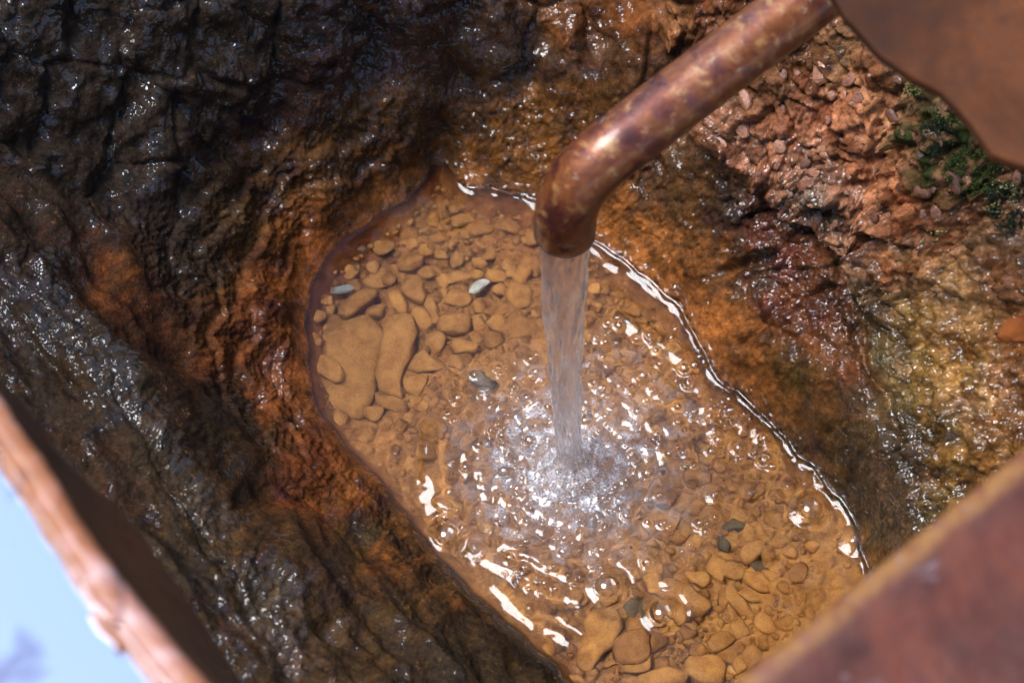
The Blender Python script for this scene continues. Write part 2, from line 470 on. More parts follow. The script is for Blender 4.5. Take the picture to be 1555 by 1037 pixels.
class NT:
    def __init__(self, name):
        self.m = bpy.data.materials.new(name)
        self.m.use_nodes = True
        self.t = self.m.node_tree
        self.t.nodes.clear()
        self.out = self.n('ShaderNodeOutputMaterial')

    def n(self, typ, **kw):
        nd = self.t.nodes.new(typ)
        for k, v in kw.items():
            if k.startswith('_'):
                setattr(nd, k[1:], v)
            else:
                key = k.replace('__', ' ')
                self.put(nd.inputs[int(key[1:])] if key[0] == 'i' and key[1:].isdigit() else nd.inputs[key], v)
        return nd

    def put(self, sock, v):
        if isinstance(v, bpy.types.NodeSocket): self.t.links.new(v, sock)
        elif isinstance(v, tuple) and len(v) == 3 and sock.type == 'RGBA': sock.default_value = (*v, 1)
        else: sock.default_value = v

    def coord(self, which='Object'):
        return self.n('ShaderNodeTexCoord').outputs[which]

    def noise(self, scale, detail=4, rough=.55, vec=None, dist=0, out='Fac'):
        nd = self.n('ShaderNodeTexNoise', Scale=float(scale), Detail=float(detail), Roughness=float(rough), Distortion=float(dist))
        if vec is not None: self.put(nd.inputs['Vector'], vec)
        return nd.outputs[out]

    def ramp(self, fac, stops, interp='LINEAR'):
        nd = self.n('ShaderNodeValToRGB')
        nd.color_ramp.interpolation = interp
        e = nd.color_ramp.elements
        while len(e) < len(stops): e.new(.5)
        for el, (p, c) in zip(e, stops):
            el.position = p
            el.color = (*c, 1) if isinstance(c, tuple) else (c, c, c, 1)
        self.put(nd.inputs[0], fac)
        return nd.outputs[0]

    def mix(self, fac, a, b, mode='MIX'):
        nd = self.n('ShaderNodeMix', _data_type='RGBA', _blend_type=mode)
        self.put(nd.inputs[0], fac); self.put(nd.inputs[6], a); self.put(nd.inputs[7], b)
        return nd.outputs[2]

    def math(self, op, a, b=0.0, clamp=False):
        nd = self.n('ShaderNodeMath', _operation=op, _use_clamp=clamp)
        self.put(nd.inputs[0], a); self.put(nd.inputs[1], b)
        return nd.outputs[0]

    def maprange(self, v, a, b, c, d):
        nd = self.n('ShaderNodeMapRange')
        for i, x in enumerate((v, a, b, c, d)): self.put(nd.inputs[i], x)
        return nd.outputs[0]

    def bump(self, h, dist, strength=1.0, normal=None):
        nd = self.n('ShaderNodeBump', Height=h, Distance=float(dist), Strength=float(strength))
        if normal is not None: self.put(nd.inputs['Normal'], normal)
        return nd.outputs[0]

    def attr(self, name, out='Color'):
        nd = self.n('ShaderNodeAttribute')
        nd.attribute_name = name
        return nd.outputs[out]

    def mapping(self, vec, scale=(1, 1, 1), rot=(0, 0, 0)):
        nd = self.n('ShaderNodeMapping')
        self.put(nd.inputs['Vector'], vec)
        nd.inputs['Scale'].default_value = scale; nd.inputs['Rotation'].default_value = rot
        return nd.outputs[0]

    def principled(self, **kw):
        p = self.n('ShaderNodeBsdfPrincipled', **kw)
        self.t.links.new(p.outputs[0], self.out.inputs[0])
        return p


# ------------------------------------------------------------------ materials
def mat_rock():
    k = NT('wet_rock')
    co = k.coord()
    base = k.attr('albedo')
    wet = k.attr('wet', 'Fac')
    n1 = k.noise(180, 5, .6, co)
    n2 = k.noise(700, 3, .6, co)
    c = k.mix(1.0, base, k.ramp(n1, [(.30, .45), (.5, 1.0), (.72, 1.55)]), 'MULTIPLY')
    c = k.mix(1.0, c, k.ramp(n2, [(.3, .7), (.7, 1.3)]), 'MULTIPLY')
    speck = k.ramp(k.noise(420, 3, .7, co, 1.0), [(.60, 0.0), (.68, 1.0)])
    c = k.mix(k.math('MULTIPLY', speck, .35), c, k.mix(.5, c, (.34, .16, .05)))
    b1 = k.bump(k.noise(320, 6, .6, co), .0016, .8)
    b2 = k.bump(k.noise(1100, 3, .6, co), .0004, .7, b1)
    # the water film is smoother than the stone under it
    fb = k.bump(k.noise(190, 1.5, .5, co), .0048, 1.0)
    rough = k.maprange(wet, 0.0, 1.0, .70, .30)
    k.principled(**{'Base Color': c, 'Roughness': rough, 'Normal': b2, 'Specular IOR Level': .07,
                    'Coat Weight': k.maprange(wet, .38, .62, 0.0, 1.0), 'Coat Roughness': .03, 'Coat IOR': 1.42, 'Coat Normal': fb})
    return k.m


def mat_bed(name='pool_silt', tint=None):
    k = NT(name)
    co = k.coord()
    base = k.attr('albedo') if tint is None else k.n('ShaderNodeRGB').outputs[0]
    if tint is not None:
        base.node.outputs[0].default_value = (*tint, 1)
        oi = k.n('ShaderNodeObjectInfo').outputs['Random']
        base = k.mix(1.0, base, k.ramp(oi, [(0, (.72, .66, .60)), (.5, (1.0, 1.0, 1.0)), (1, (1.18, 1.16, 1.0))]), 'MULTIPLY')
    cg = k.n('ShaderNodeNewGeometry').outputs['Position']
    n1 = k.noise(110, 5, .6, cg)
    n2 = k.noise(1400, 3, .7, cg)
    c = k.mix(1.0, base, k.ramp(n1, [(.3, (.70, .62, .55)), (.55, (1.0, 1.0, 1.0)), (.75, (1.2, 1.2, 1.15))]), 'MULTIPLY')
    c = k.mix(1.0, c, k.ramp(n2, [(.35, .74), (.55, 1.05), (.75, 1.2)]), 'MULTIPLY')
    b = k.bump(k.noise(500, 5, .65, cg), .0008, .7)
    b = k.bump(n2, .00025, .6, b)
    k.principled(**{'Base Color': c, 'Roughness': .85, 'Normal': b, 'Specular IOR Level': .1})
    return k.m


def mat_water():
    k = NT('water')
    foam = k.attr('foam', 'Fac')
    co = k.coord()
    g = k.n('ShaderNodeBsdfGlass', IOR=1.33, Roughness=0.0)
    k.put(g.inputs['Color'], (.97, .97, .96))
    d = k.n('ShaderNodeBsdfDiffuse', Color=(.62, .63, .68))
    tr = k.n('ShaderNodeBsdfTranslucent', Color=(.62, .63, .68))
    gl = k.n('ShaderNodeBsdfGlossy', Roughness=.12)
    m0 = k.n('ShaderNodeMixShader', Fac=.45); k.put(m0.inputs[1], d.outputs[0]); k.put(m0.inputs[2], tr.outputs[0])
    m1 = k.n('ShaderNodeMixShader', Fac=.08); k.put(m1.inputs[1], m0.outputs[0]); k.put(m1.inputs[2], gl.outputs[0])
    n = k.noise(900, 3, .6, co)
    f = k.math('MULTIPLY', foam, k.ramp(n, [(.38, .25), (.62, 1.0)]), clamp=True)
    m = k.n('ShaderNodeMixShader', Fac=f); k.put(m.inputs[1], g.outputs[0]); k.put(m.inputs[2], m1.outputs[0])
    k.t.links.new(m.outputs[0], k.out.inputs[0])
    return k.m


def mat_stream():
    k = NT('falling_water')
    co = k.coord()
    vec = k.mapping(co, (1, 1, .13))
    n = k.noise(300, 4, .6, vec, .4)
    g = k.n('ShaderNodeBsdfGlass', IOR=1.33, Roughness=.03)
    k.put(g.inputs['Color'], (.97, .965, .965))
    b = k.bump(k.noise(420, 3, .5, vec), .0012, .6)
    k.put(g.inputs['Normal'], b)
    d = k.n('ShaderNodeBsdfDiffuse', Color=(.66, .60, .60))
    tr = k.n('ShaderNodeBsdfTranslucent', Color=(.66, .60, .60))
    m0 = k.n('ShaderNodeMixShader', Fac=.5); k.put(m0.inputs[1], d.outputs[0]); k.put(m0.inputs[2], tr.outputs[0])
    air = k.attr('foam', 'Fac')
    f = k.math('MULTIPLY', k.ramp(n, [(.35, .15), (.65, .9)]), air, clamp=True)
    m = k.n('ShaderNodeMixShader', Fac=f); k.put(m.inputs[1], g.outputs[0]); k.put(m.inputs[2], m0.outputs[0])
    k.t.links.new(m.outputs[0], k.out.inputs[0])
    return k.m


def mat_bubble():
    """thin film: clear, with the mirror of the sky growing towards the rim"""
    k = NT('bubble_film')
    tr = k.n('ShaderNodeBsdfTransparent', Color=(.97, .97, .97))
    gl = k.n('ShaderNodeBsdfGlossy', Roughness=.01)
    fr = k.n('ShaderNodeFresnel', IOR=1.45)
    m = k.n('ShaderNodeMixShader', Fac=k.math('MULTIPLY', fr.outputs[0], 2.2, clamp=True))
    k.put(m.inputs[1], tr.outputs[0]); k.put(m.inputs[2], gl.outputs[0])
    k.t.links.new(m.outputs[0], k.out.inputs[0])
    return k.m


def mat_copper():
    k = NT('tarnished_copper')
    co = k.coord()
    n1 = k.noise(38, 6, .62, co, .6)
    n2 = k.noise(130, 5, .7, co, .3)
    c = k.ramp(n1, [(.30, (.024, .008, .007)), (.42, (.085, .018, .010)), (.52, (.165, .050, .014)), (.62, (.105, .026, .011)), (.74, (.055, .015, .013))])
    pat = k.ramp(n2, [(.55, 0.0), (.66, 1.0)])
    c = k.mix(k.math('MULTIPLY', pat, .65), c, (.26, .14, .04))
    dk = k.ramp(k.noise(75, 6, .7, co), [(.57, 0.0), (.70, 1.0)])
    c = k.mix(k.math('MULTIPLY', dk, .7), c, (.10, .035, .04))
    gr = k.ramp(k.noise(95, 4, .6, k.mapping(co, (1.2, .8, 1.7))), [(.67, 0.0), (.73, 1.0)])
    c = k.mix(k.math('MULTIPLY', gr, .5), c, (.30, .33, .30))
    met = k.maprange(n2, .45, .65, .55, .10)
    rgh = k.maprange(k.noise(60, 5, .7, co), .35, .65, .36, .58)
    b = k.bump(n2, .0005, .5)
    b = k.bump(k.noise(900, 3, .6, co), .0001, .5, b)
    k.principled(**{'Base Color': c, 'Metallic': met, 'Roughness': rgh, 'Normal': b, 'Coat Weight': .22, 'Coat Roughness': .12})
    return k.m


def mat_rust(name, cols, scale=14, rough=(.4, .7), met=.2, bump=.0006, streak=None, coat=0.0):
    k = NT(name)
    co = k.coord()
    v = k.mapping(co, streak) if streak else co
    n1 = k.noise(scale, 6, .6, v, .5)
    n2 = k.noise(scale * 7, 5, .65, co)
    st = [(.28 + .44 * i / (len(cols) - 1), c) for i, c in enumerate(cols)]
    c = k.ramp(n1, st)
    c = k.mix(1.0, c, k.ramp(n2, [(.3, .75), (.7, 1.25)]), 'MULTIPLY')
    b = k.bump(n2, bump, .7)
    k.principled(**{'Base Color': c, 'Metallic': met, 'Roughness': k.maprange(n2, .3, .7, *rough), 'Specular IOR Level': .2, 'Normal': b, 'Coat Weight': coat, 'Coat Roughness': .2})
    return k, c


M_ROCK = mat_rock()
M_BED = mat_bed()
M_STONE = mat_bed('silted_stone', tuple(OCHRE))
M_WATER = mat_water()
M_STREAM = mat_stream()
M_BUB = mat_bubble()
M_COPPER = mat_copper()

# ------------------------------------------------------------------ ground far around
def plain(name, col, rough=.8, scale=3.0):
    k = NT(name)
    co = k.coord()
    c = k.mix(1.0, col, k.ramp(k.noise(scale, 6, .6, co), [(.3, .55), (.7, 1.4)]), 'MULTIPLY')
    k.principled(**{'Base Color': c, 'Roughness': rough, 'Normal': k.bump(k.noise(scale * 20, 4, .6, co), .01, .6)})
    return k.m


M_GROUND = plain('forest_floor', (.09, .065, .035))
rr = [1.02, 2, 4, 10, 40, 150]
V = []; Fc = []
for i, r_ in enumerate(rr):
    for j in range(48):
        a = 2 * math.pi * j / 48
        V.append((r_ * math.cos(a), r_ * math.sin(a), .235 + (.05 * math.sin(3 * a + i) if i > 1 else 0)))
for i in range(len(rr) - 1):
    for j in range(48):
        a, b = i * 48 + j, i * 48 + (j + 1) % 48
        Fc.append((a, b, b + 48, a + 48))
g = link('ground', mesh_np('ground', np.array(V), np.array(Fc)[:, ::-1], M_GROUND)); tag(g, 'brown earth around the spring', kind='structure')

def shade_blocker():  # unseen rock added left of the view to keep sun off the bank
    foot = [(-.50, -1.1), (-.53, -.5), (-.55, 0), (-.56, .3), (-.62, .7), (-.5, 1.2)]
    P = smooth_poly(foot, 3, False); V = []; Fc = []
    H_ = 40
    for i, (a, b) in enumerate(P):
        for j in range(H_ + 1):
            h = j / H_
            n_ = mnoise.fractal(Vector((a * 5, b * 5, h * 4)), .8, 2.1, 5)
            V.append((a - .10 * h + .05 * n_ - (.9 * max(0, h - .8) / .2), b, .15 + .82 * min(1, h / .85) + .04 * n_))
    for i in range(len(P) - 1):
        for j in range(H_):
            q = i * (H_ + 1) + j
            Fc.append((q, q + H_ + 1, q + H_ + 2, q + 1))
    return mesh_np('shade_rock', np.array(V), np.array(Fc), plain('shade_rock_surface', (.06, .05, .03), .8, 12))


o = link('shade_rock', shade_blocker()); tag(o, 'unseen rock added left of the spring to shade the bank', kind='structure')

# ------------------------------------------------------------------ rock and bed: one height field cut into its regions
def axis(lo, hi, step, far, n=44):
    core = np.arange(lo, hi, step)
    t = np.linspace(0, 1, n + 1)[1:] ** 2.0
    return np.concatenate([(lo - (lo + far) * t)[::-1] if lo < 0 else lo - t, core, core[-1] + (far - core[-1]) * t])


STEP = 0.00078
gx = axis(-.345, .345, STEP, 1.25)
gy = axis(-.275, .33, STEP, 1.25)
X, Y = np.meshgrid(gx, gy)
shape = X.shape
zb, U, Vv, SD = terrain(X, Y)
# grain and cracks follow the slope, so that they do not stretch on the steep faces
XD = (U - 777.5) * .0004; YD = (518.5 - Vv) * .0004
det, rub, far_, bank_, rest, left_ = rough_detail(XD, YD, U, Vv, SD, zb)
edge = sstep(1.2, .9, np.sqrt(X ** 2 + Y ** 2))
Z = np.where(SD > 0, zb + det, zb + bed_detail(X, Y) * sstep(0, -.012, SD))
Z = np.where(SD > 0.0008, np.maximum(Z, .0012), Z)
Z = Z * edge + .24 * (1 - edge)

# push rock sideways along the slope a little so that faces undercut
gyv, gxv = np.gradient(zb, gy, gx)
gl_ = np.sqrt(gxv ** 2 + gyv ** 2 + 1)
nw = sstep(.004, .016, SD)           # straight up at the shore, along the slope's normal above it
XX = X - gxv / gl_ * det * nw * edge; YY = Y - gyv / gl_ * det * nw * edge
Zn = zb + det / gl_
Z = np.where(SD > .004, (Z * (1 - nw) + (Zn * edge + .24 * (1 - edge)) * nw), Z)

Xg, Yg = X, Y
X, Y = XD, YD
uw = U + 16 * fbm(X, Y, 45, 3, 110); vw = Vv + 16 * fbm(X, Y, 45, 3, 115)
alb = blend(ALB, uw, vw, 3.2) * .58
# mottling: each rock patch a shade of its own
F1, F2, H, _, _ = worley(X + .004 * perlin(X * 60, Y * 60, 60), Y + .004 * perlin(X * 60, Y * 60, 61), 78, 2)
pv = (RV[H, 0] - .5)[..., None]
alb = alb * (1 + rub[..., None] * pv * np.array([.7, .95, 1.1]))
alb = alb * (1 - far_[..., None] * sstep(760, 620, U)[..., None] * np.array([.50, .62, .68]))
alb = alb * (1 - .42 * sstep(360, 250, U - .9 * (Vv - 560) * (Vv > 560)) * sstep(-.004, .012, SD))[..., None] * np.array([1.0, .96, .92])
alb = alb * (1 + (bank_ * (1 - far_))[..., None] * np.array([.9, .45, .05]))
alb = alb * (1 - rub[..., None] * np.array([.0, .06, .20]))
m1 = fbm(X, Y, 70, 4, 120)
m2 = fbm(X, Y, 24, 4, 130)
alb = alb * np.clip(1 + .50 * m1 + .30 * m2, .3, 1.9)[..., None]
# green-black algae film where damp and shaded, thickest left and top
alg_pts = [(300, 100, .7), (100, 200, .8), (600, 90, .4), (330, 280, .7), (300, 400, .8), (700, 170, .55), (560, 230, .45), (450, 300, .3), (420, 380, .15), (450, 450, .08), (400, 560, .08), (360, 480, .15), (380, 340, .3), (500, 740, .2), (620, 860, .5),
           (330, 640, .75), (200, 460, .35), (140, 520, .8), (800, 200, .35), (880, 290, .25), (1000, 300, .5), (1060, 280, .5), (1130, 420, .5), (1080, 500, .15), (1180, 560, .35), (1230, 650, .5), (1290, 760, .65), (1330, 820, .5), (1260, 520, .1), (1200, 450, .25), (1300, 620, .3),
           (1200, 380, .3), (1330, 500, .4), (1370, 650, .6), (1450, 580, .2), (1300, 250, .05), (1400, 200, .2), (1200, 150, .1), (1000, 30, .05), (860, 60, .15), (760, 80, .5), (1500, 250, .45), (280, 850, .6), (700, 1000, .7), (520, 940, .4)]
alg = blend(alg_pts, uw, vw, 3)[..., 0]
am = sstep(.30, -.12, .5 - alg + .42 * fbm(X, Y, 95, 4, 140) + .16 * fbm(X, Y, 400, 2, 145)) * np.clip(alg * 1.6, 0, 1)
ALG = np.array([.019, .0112, .0042])
alb = alb * (1 - .85 * am[..., None]) + ALG * .85 * am[..., None]
# moss patch under the plate
mp = sstep(110, 30, np.hypot((uw - 1470) * .7, (vw - 225) * 1.0)) * sstep(-.1, .35, fbm(X, Y, 60, 4, 150))
alb = alb * (1 - mp[..., None]) + np.array([.026, .032, .008]) * mp[..., None]
# salmon crust thread at the left shore
# bed
bedc = OCHRE * (1 + .16 * m2 + .10 * m1)[..., None]
bed_tone = blend([(560, 560, 1.0), (700, 400, .95), (640, 330, .85), (760, 320, .6), (500, 440, .6), (520, 360, .45), (870, 600, 1.0), (1000, 450, .8), (700, 850, .95), (1250, 850, 1.0), (1000, 1000, 1.0), (480, 600, .8), (640, 270, .6)], U, Vv, 3)[..., 0]
bedc = bedc * bed_tone[..., None] ** np.array([.8, 1.2, 1.2])  # darkens the bed colour towards the far and upper left shores
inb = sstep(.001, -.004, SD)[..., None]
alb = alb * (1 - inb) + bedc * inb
alb = np.clip(alb, .006, .8)
# wetness
wet_pts = [(300, 100, .48), (120, 200, .2), (200, 60, .50), (40, 150, .25), (380, 180, .40), (300, 300, .3), (480, 60, .55), (600, 90, .95), (770, 100, 1), (760, 220, .55), (450, 250, .45), (570, 240, .5), (400, 400, .35), (340, 480, .3), (430, 560, .45), (470, 700, .35), (560, 780, .3), (200, 420, .12), (230, 480, .12), (120, 500, .8), (330, 760, .74), (450, 950, .74), (400, 880, .64), (190, 565, .85), (260, 650, .68), (80, 430, .72), (200, 700, .15), (100, 600, .2), (260, 850, .15), (300, 620, .2), (280, 560, .2), (400, 760, .2), (500, 900, .2), (60, 330, .2), (600, 900, .2), (700, 980, .2), (540, 1000, .2),
           (1000, 300, .32), (960, 340, .22), (1060, 430, .22), (1110, 500, .25), (1160, 560, .3), (1050, 350, .3), (1200, 630, .35), (1180, 420, 1.0), (1230, 520, .8), (1330, 560, 1), (1380, 720, 1), (1280, 700, .6), (1300, 400, 1), (1090, 210, 1), (1200, 260, .75), (1180, 140, .25), (1320, 200, .12), (1400, 280, .15),
           (1330, 340, .6), (1420, 460, 1), (1460, 560, .85), (1470, 665, 1.1), (1445, 480, 1), (1500, 600, .9), (1500, 720, .35), (1530, 500, .4), (900, 60, .7), (1000, 40, .35), (960, 120, .9), (1450, 380, .45), (60, 60, .6)]
wet = blend(wet_pts, uw, vw, 3)[..., 0]
wet = np.clip(wet + .42 * fbm(X, Y, 80, 4, 160) * (1 + .5 * far_), 0, 1)
gdw = seg_dist([(1215, 345), (1268, 398), (1300, 470), (1322, 560), (1352, 640), (1378, 720), (1400, 800), (1415, 860)], uw, vw, False)
wet = np.maximum(wet, np.exp(-(gdw / 26) ** 2))
wet = np.where(SD < .006, np.maximum(wet, .9), wet)

X, Y = Xg, Yg
idx = np.arange(X.size).reshape(shape)
quads = np.stack([idx[:-1, :-1], idx[:-1, 1:], idx[1:, 1:], idx[1:, :-1]], -1).reshape(-1, 4)
cu = U[:-1, :-1].ravel(); cv = Vv[:-1, :-1].ravel(); cs = SD[:-1, :-1].ravel()
in_bank = inside(BANK, cu, cv); in_rub = inside(RUBBLE, cu, cv); in_far = inside(FAR, cu, cv)
reg = np.where(cs < 0.0, 0, np.where(in_rub, 3, np.where(in_far, 2, np.where(in_bank, 1, 4))))
keep = np.hypot(X[:-1, :-1], Y[:-1, :-1]).ravel() < 1.15
VV = np.stack([XX, YY, Z], -1).reshape(-1, 3)
AA = alb.reshape(-1, 3); WW = wet.ravel()
# one set of normals over all regions, so that no seam shows between them
names = {0: ('pool_bed', 'ochre silt bed under the clear spring water', M_BED),
         1: ('rock_bank', 'dark rough rock bank between pool and tilted bright plate', M_ROCK),
         2: ('rock_wall', 'blackish wet rock wall behind the pool', M_ROCK),
         3: ('rubble_slope', 'reddish wet rubble slope right of the pool', M_ROCK),
         4: ('basin_rim', 'smooth rust coloured rim of the basin', M_ROCK)}
gz_y, gz_x = np.gradient(Z, gy, gx)
Nrm = np.stack([-gz_x, -gz_y, np.ones_like(Z)], -1).reshape(-1, 3)
Nrm /= np.linalg.norm(Nrm, axis=1, keepdims=True)
SETTING = {}
for r_, (nm, lb, mt) in names.items():
    q = quads[(reg == r_) & keep]
    used, inv = np.unique(q.ravel(), return_inverse=True)
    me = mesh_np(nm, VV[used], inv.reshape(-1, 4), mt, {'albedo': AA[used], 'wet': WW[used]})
    SETTING[nm] = tag(link(nm, me), lb, kind='structure')

# fast lookup of the finished surface
def surf(x, y):
    i = int(np.clip(np.searchsorted(gx, x), 1, len(gx) - 1)); j = int(np.clip(np.searchsorted(gy, y), 1, len(gy) - 1))
    return float(Z[j, i])


def surf_n(x, y, e=.004):
    n = Vector((surf(x - e, y) - surf(x + e, y), surf(x, y - e) - surf(x, y + e), 2 * e))
    return n.normalized()


PU, PV = proj(VV)
ok = (PU > 0) & (PU < 1560) & (PV > 0) & (PV < 1040)
ids = np.nonzero(ok)[0]
dist = (VV[ids] - CAM) @ FWD
ids = ids[np.argsort(-dist)]
SEEN = np.full((350, 522), -1, np.int64)
SEEN[(PV[ids] / 3).astype(int), (PU[ids] / 3).astype(int)] = ids
NB = np.stack([-gxv, -gyv, np.ones_like(gxv)], -1).reshape(-1, 3)


def drop_i(u, v):
    j, i = int(v / 3), int(u / 3)
    for r0 in range(6):
        for dj in range(-r0, r0 + 1):
            for di in range(-r0, r0 + 1):
                a, b = j + dj, i + di
                if 0 <= a < 350 and 0 <= b < 522 and SEEN[a, b] >= 0: return SEEN[a, b]
    return 0


def drop(u, v):
    """the point of the rock or bed seen at picture point (u, v)"""
    return VV[drop_i(u, v)].copy()


# ------------------------------------------------------------------ water surface
IMP = at(868, 705, 0)[:2]
ws = .00062
pxs = np.array(POOL)
wx_ = np.arange(pxs[:, 0].min() - .008, pxs[:, 0].max() + .008, ws)
wy_ = np.arange(pxs[:, 1].min() - .008, pxs[:, 1].max() + .008, ws)
WX, WY = np.meshgrid(wx_, wy_)
WSD = pool_sd(WX, WY)
WU, WV = proj(np.stack([WX, WY, np.zeros_like(WX)], -1))
dx, dy = WX - IMP[0], WY - IMP[1]
r = np.hypot(dx, dy)
ang = np.arctan2(dy, dx)
# how choppy the surface is, by place
chop_pts = [(868, 705, 1.3), (800, 650, 1.0), (760, 640, .75), (700, 640, .40), (640, 620, .10), (560, 500, .035), (700, 400, .035), (760, 500, .06), (640, 700, .25), (620, 760, .08), (720, 740, .45), (780, 780, .8), (860, 800, .8), (940, 760, .9), (960, 700, .8), (1000, 640, .5),
            (1040, 600, .6), (960, 600, .5), (950, 540, .6), (1000, 520, .5), (920, 450, .3), (940, 400, .12), (1000, 470, .25), (1100, 620, .9), (1140, 660, .7), (1080, 720, .30), (1040, 760, .35), (1000, 820, .35), (900, 850, .4), (820, 850, .5), (760, 830, .55),
            (700, 780, .5), (720, 900, .12), (800, 950, .16), (880, 980, .16), (950, 930, .16), (1100, 900, .10), (1180, 760, .14), (1230, 850, .08), (1200, 1000, .05), (1000, 1000, .10), (850, 740, 1.2)]
chop = blend(chop_pts, WU, WV, 3)[..., 0]
qx = WX + .0020 * perlin(WX * 150, WY * 150, 200); qy = WY + .0020 * perlin(WX * 150, WY * 150, 201)
# waves are drawn out round the point of impact
core = np.exp(-(r / .045) ** 2)
Wz = .00195 * chop * fbm(qx, qy, 62, 2, 205, .36) + .00050 * chop * core * fbm(qx, qy, 210, 2, 207)
Wz = Wz + .00030 * core * chop * ridged(qx, qy, 260, 2, 210)
tang = np.stack([r * 260 + 1.6 * perlin(WX * 45, WY * 45, 215), ang * 9], -1) * np.array([.62, 1.0])
Wz = Wz + .00060 * chop * perlin(tang[..., 0], tang[..., 1], 216)
Wz = Wz + .00050 * np.exp(-r / .07) * np.sin(2 * np.pi * r / .0085 + 1.5 * perlin(WX * 30, WY * 30, 217))
Wz = Wz + .00022 * fbm(WX, WY, 22, 2, 220)
# boil round the jet
boil = np.exp(-((r - .012) / .009) ** 2)
Wz = Wz + boil * (.004 + .003 * perlin(ang * 3, r * 90, 222) + .0022 * perlin(WX * 260, WY * 260, 223))
for cx_, cy_, rr_, hh in [(868, 712, .006, .004), (845, 700, .005, .003), (893, 690, .005, .003), (860, 735, .004, .002), (900, 730, .005, .003), (830, 670, .005, .003)]:
    c_ = at(cx_, cy_, 0)
    Wz = Wz + hh * np.exp(-((WX - c_[0]) ** 2 + (WY - c_[1]) ** 2) / rr_ ** 2)
# standing wave fronts thrown towards the near left shore
FRONTS = [([(655, 655), (650, 700), (662, 755), (700, 800), (735, 845), (815, 885), (890, 905)], .0058, .0027),
          ([(768, 828), (820, 852), (868, 880), (905, 892)], .0045, .0022),
          ([(752, 888), (792, 930), (842, 955), (886, 972)], .0042, .0019),
          ([(806, 922), (836, 926), (862, 944), (884, 960)], .0030, .0014),
          ([(1085, 600), (1120, 640), (1160, 655), (1170, 690)], .0050, .0025),
          ([(1040, 560), (1070, 600), (1085, 650)], .0044, .0020),
          ([(900, 372), (925, 402), (965, 410), (1000, 440)], .0040, .0015),
          ([(1018, 900), (1010, 880)], .0030, .0012),
          ([(940, 480), (1000, 520), (1040, 545)], .0044, .0018)]
for pts, wd, ht in FRONTS:
    pl = [tuple(at(a, b, 0)[:2]) for a, b in smooth_poly(pts, 2, False)]
    d0_ = seg_dist(pl, WX, WY, False)
    Wz = Wz * (1 - .75 * np.exp(-(d0_ / (2.2 * wd)) ** 2))
    d = seg_dist(pl, WX + .0012 * perlin(WX * 120, WY * 120, 230), WY + .0012 * perlin(WX * 120, WY * 120, 231), False)
    Wz = Wz + ht * np.clip(.95 + .6 * perlin(WX * 42, WY * 42, 232), .2, 1.25) * np.exp(-(d / wd) ** 2)
# bubbles lift a ring of water round themselves
BIG = [(678, 812, 17), (1230, 773, 18), (1297, 822, 10), (922, 890, 18), (1005, 930, 18), (1085, 752, 6), (1145, 746, 4), (1197, 738, 5), (453, 664, 4), (1168, 620, 6), (1158, 640, 5)]
for bu, bv, br in BIG:
    c_ = at(bu, bv, 0); rb = br * px()
    d = np.hypot(WX - c_[0], WY - c_[1])
    Wz = Wz * (1 - .9 * np.exp(-(d / (2.0 * rb)) ** 4))
    Wz = Wz + .0017 * min(1, br / 12) * .85 * 1.2 * np.exp(-np.abs(d - rb) / (.0024)) * (d > rb * .0) - .0008 * np.exp(-((d - rb - .0062) / .0022) ** 2) * min(1, br / 12)
# droplets and small domes crowding the rough water
dome = []
tries = 0
while len(dome) < 900 and tries < 60000 and len(dome) < 330:
    tries += 1
    u_ = rnd.uniform(620, 1190); v_ = rnd.uniform(470, 960)
    p_ = at(u_, v_, 0)
    i = min(max(int((p_[0] - wx_[0]) / ws), 0), len(wx_) - 1); j = min(max(int((p_[1] - wy_[0]) / ws), 0), len(wy_) - 1)
    if WSD[j, i] > -.002: continue
    if chop[j, i] < .36: continue
    den = chop[j, i] * (.12 + .9 * (mnoise.noise(Vector((p_[0] * 70, p_[1] * 70, 3))) > .0))
    if rnd.random() > den * .9: continue
    rad = rnd.choice([1.2, 1.5, 1.8, 2.2, 2.8, 3.6]) * .0007 * rnd.uniform(.8, 1.4)
    if any((q[0] - p_[0]) ** 2 + (q[1] - p_[1]) ** 2 < (q[2] + rad) ** 2 * .7 for q in dome): continue
    dome.append((p_[0], p_[1], rad))
for x_, y_, rad in dome:
    i0 = max(int((x_ - rad * 2.2 - wx_[0]) / ws), 0); i1 = int((x_ + rad * 2.2 - wx_[0]) / ws) + 2
    j0 = max(int((y_ - rad * 2.2 - wy_[0]) / ws), 0); j1 = int((y_ + rad * 2.2 - wy_[0]) / ws) + 2
    sx, sy = WX[j0:j1, i0:i1], WY[j0:j1, i0:i1]
    d = np.hypot(sx - x_, sy - y_)
    Wz[j0:j1, i0:i1] += .30 * rad * np.exp(-((d - rad) / (rad * .45)) ** 2)
# meniscus where the water climbs the rock
men = np.exp(np.minimum(WSD, 0) / .0022)
right = sstep(660, 740, WU) * sstep(1400, 1200, WV)
Wz = Wz * sstep(-.0005, -.006, WSD) + .0025 * men * (.25 + .75 * right)
foam = np.exp(-(r / .019) ** 2) * 1.0 + .52 * np.exp(-(r / .046) ** 2)
foam = foam * (.55 + .9 * np.clip(fbm(WX, WY, 90, 3, 240) + .3, 0, 1))
foam = foam + .58 * sstep(.10, .6, fbm(qx, qy, 75, 4, 245)) * np.clip(chop, 0, 1) * sstep(.115, .03, r)
foam = np.clip(foam, 0, .9) * sstep(.0, -.005, WSD)
widx = np.arange(WX.size).reshape(WX.shape)
wq = np.stack([widx[:-1, :-1], widx[:-1, 1:], widx[1:, 1:], widx[1:, :-1]], -1).reshape(-1, 4)
wq = wq[WSD[:-1, :-1].ravel() < .0035]
used, inv = np.unique(wq.ravel(), return_inverse=True)
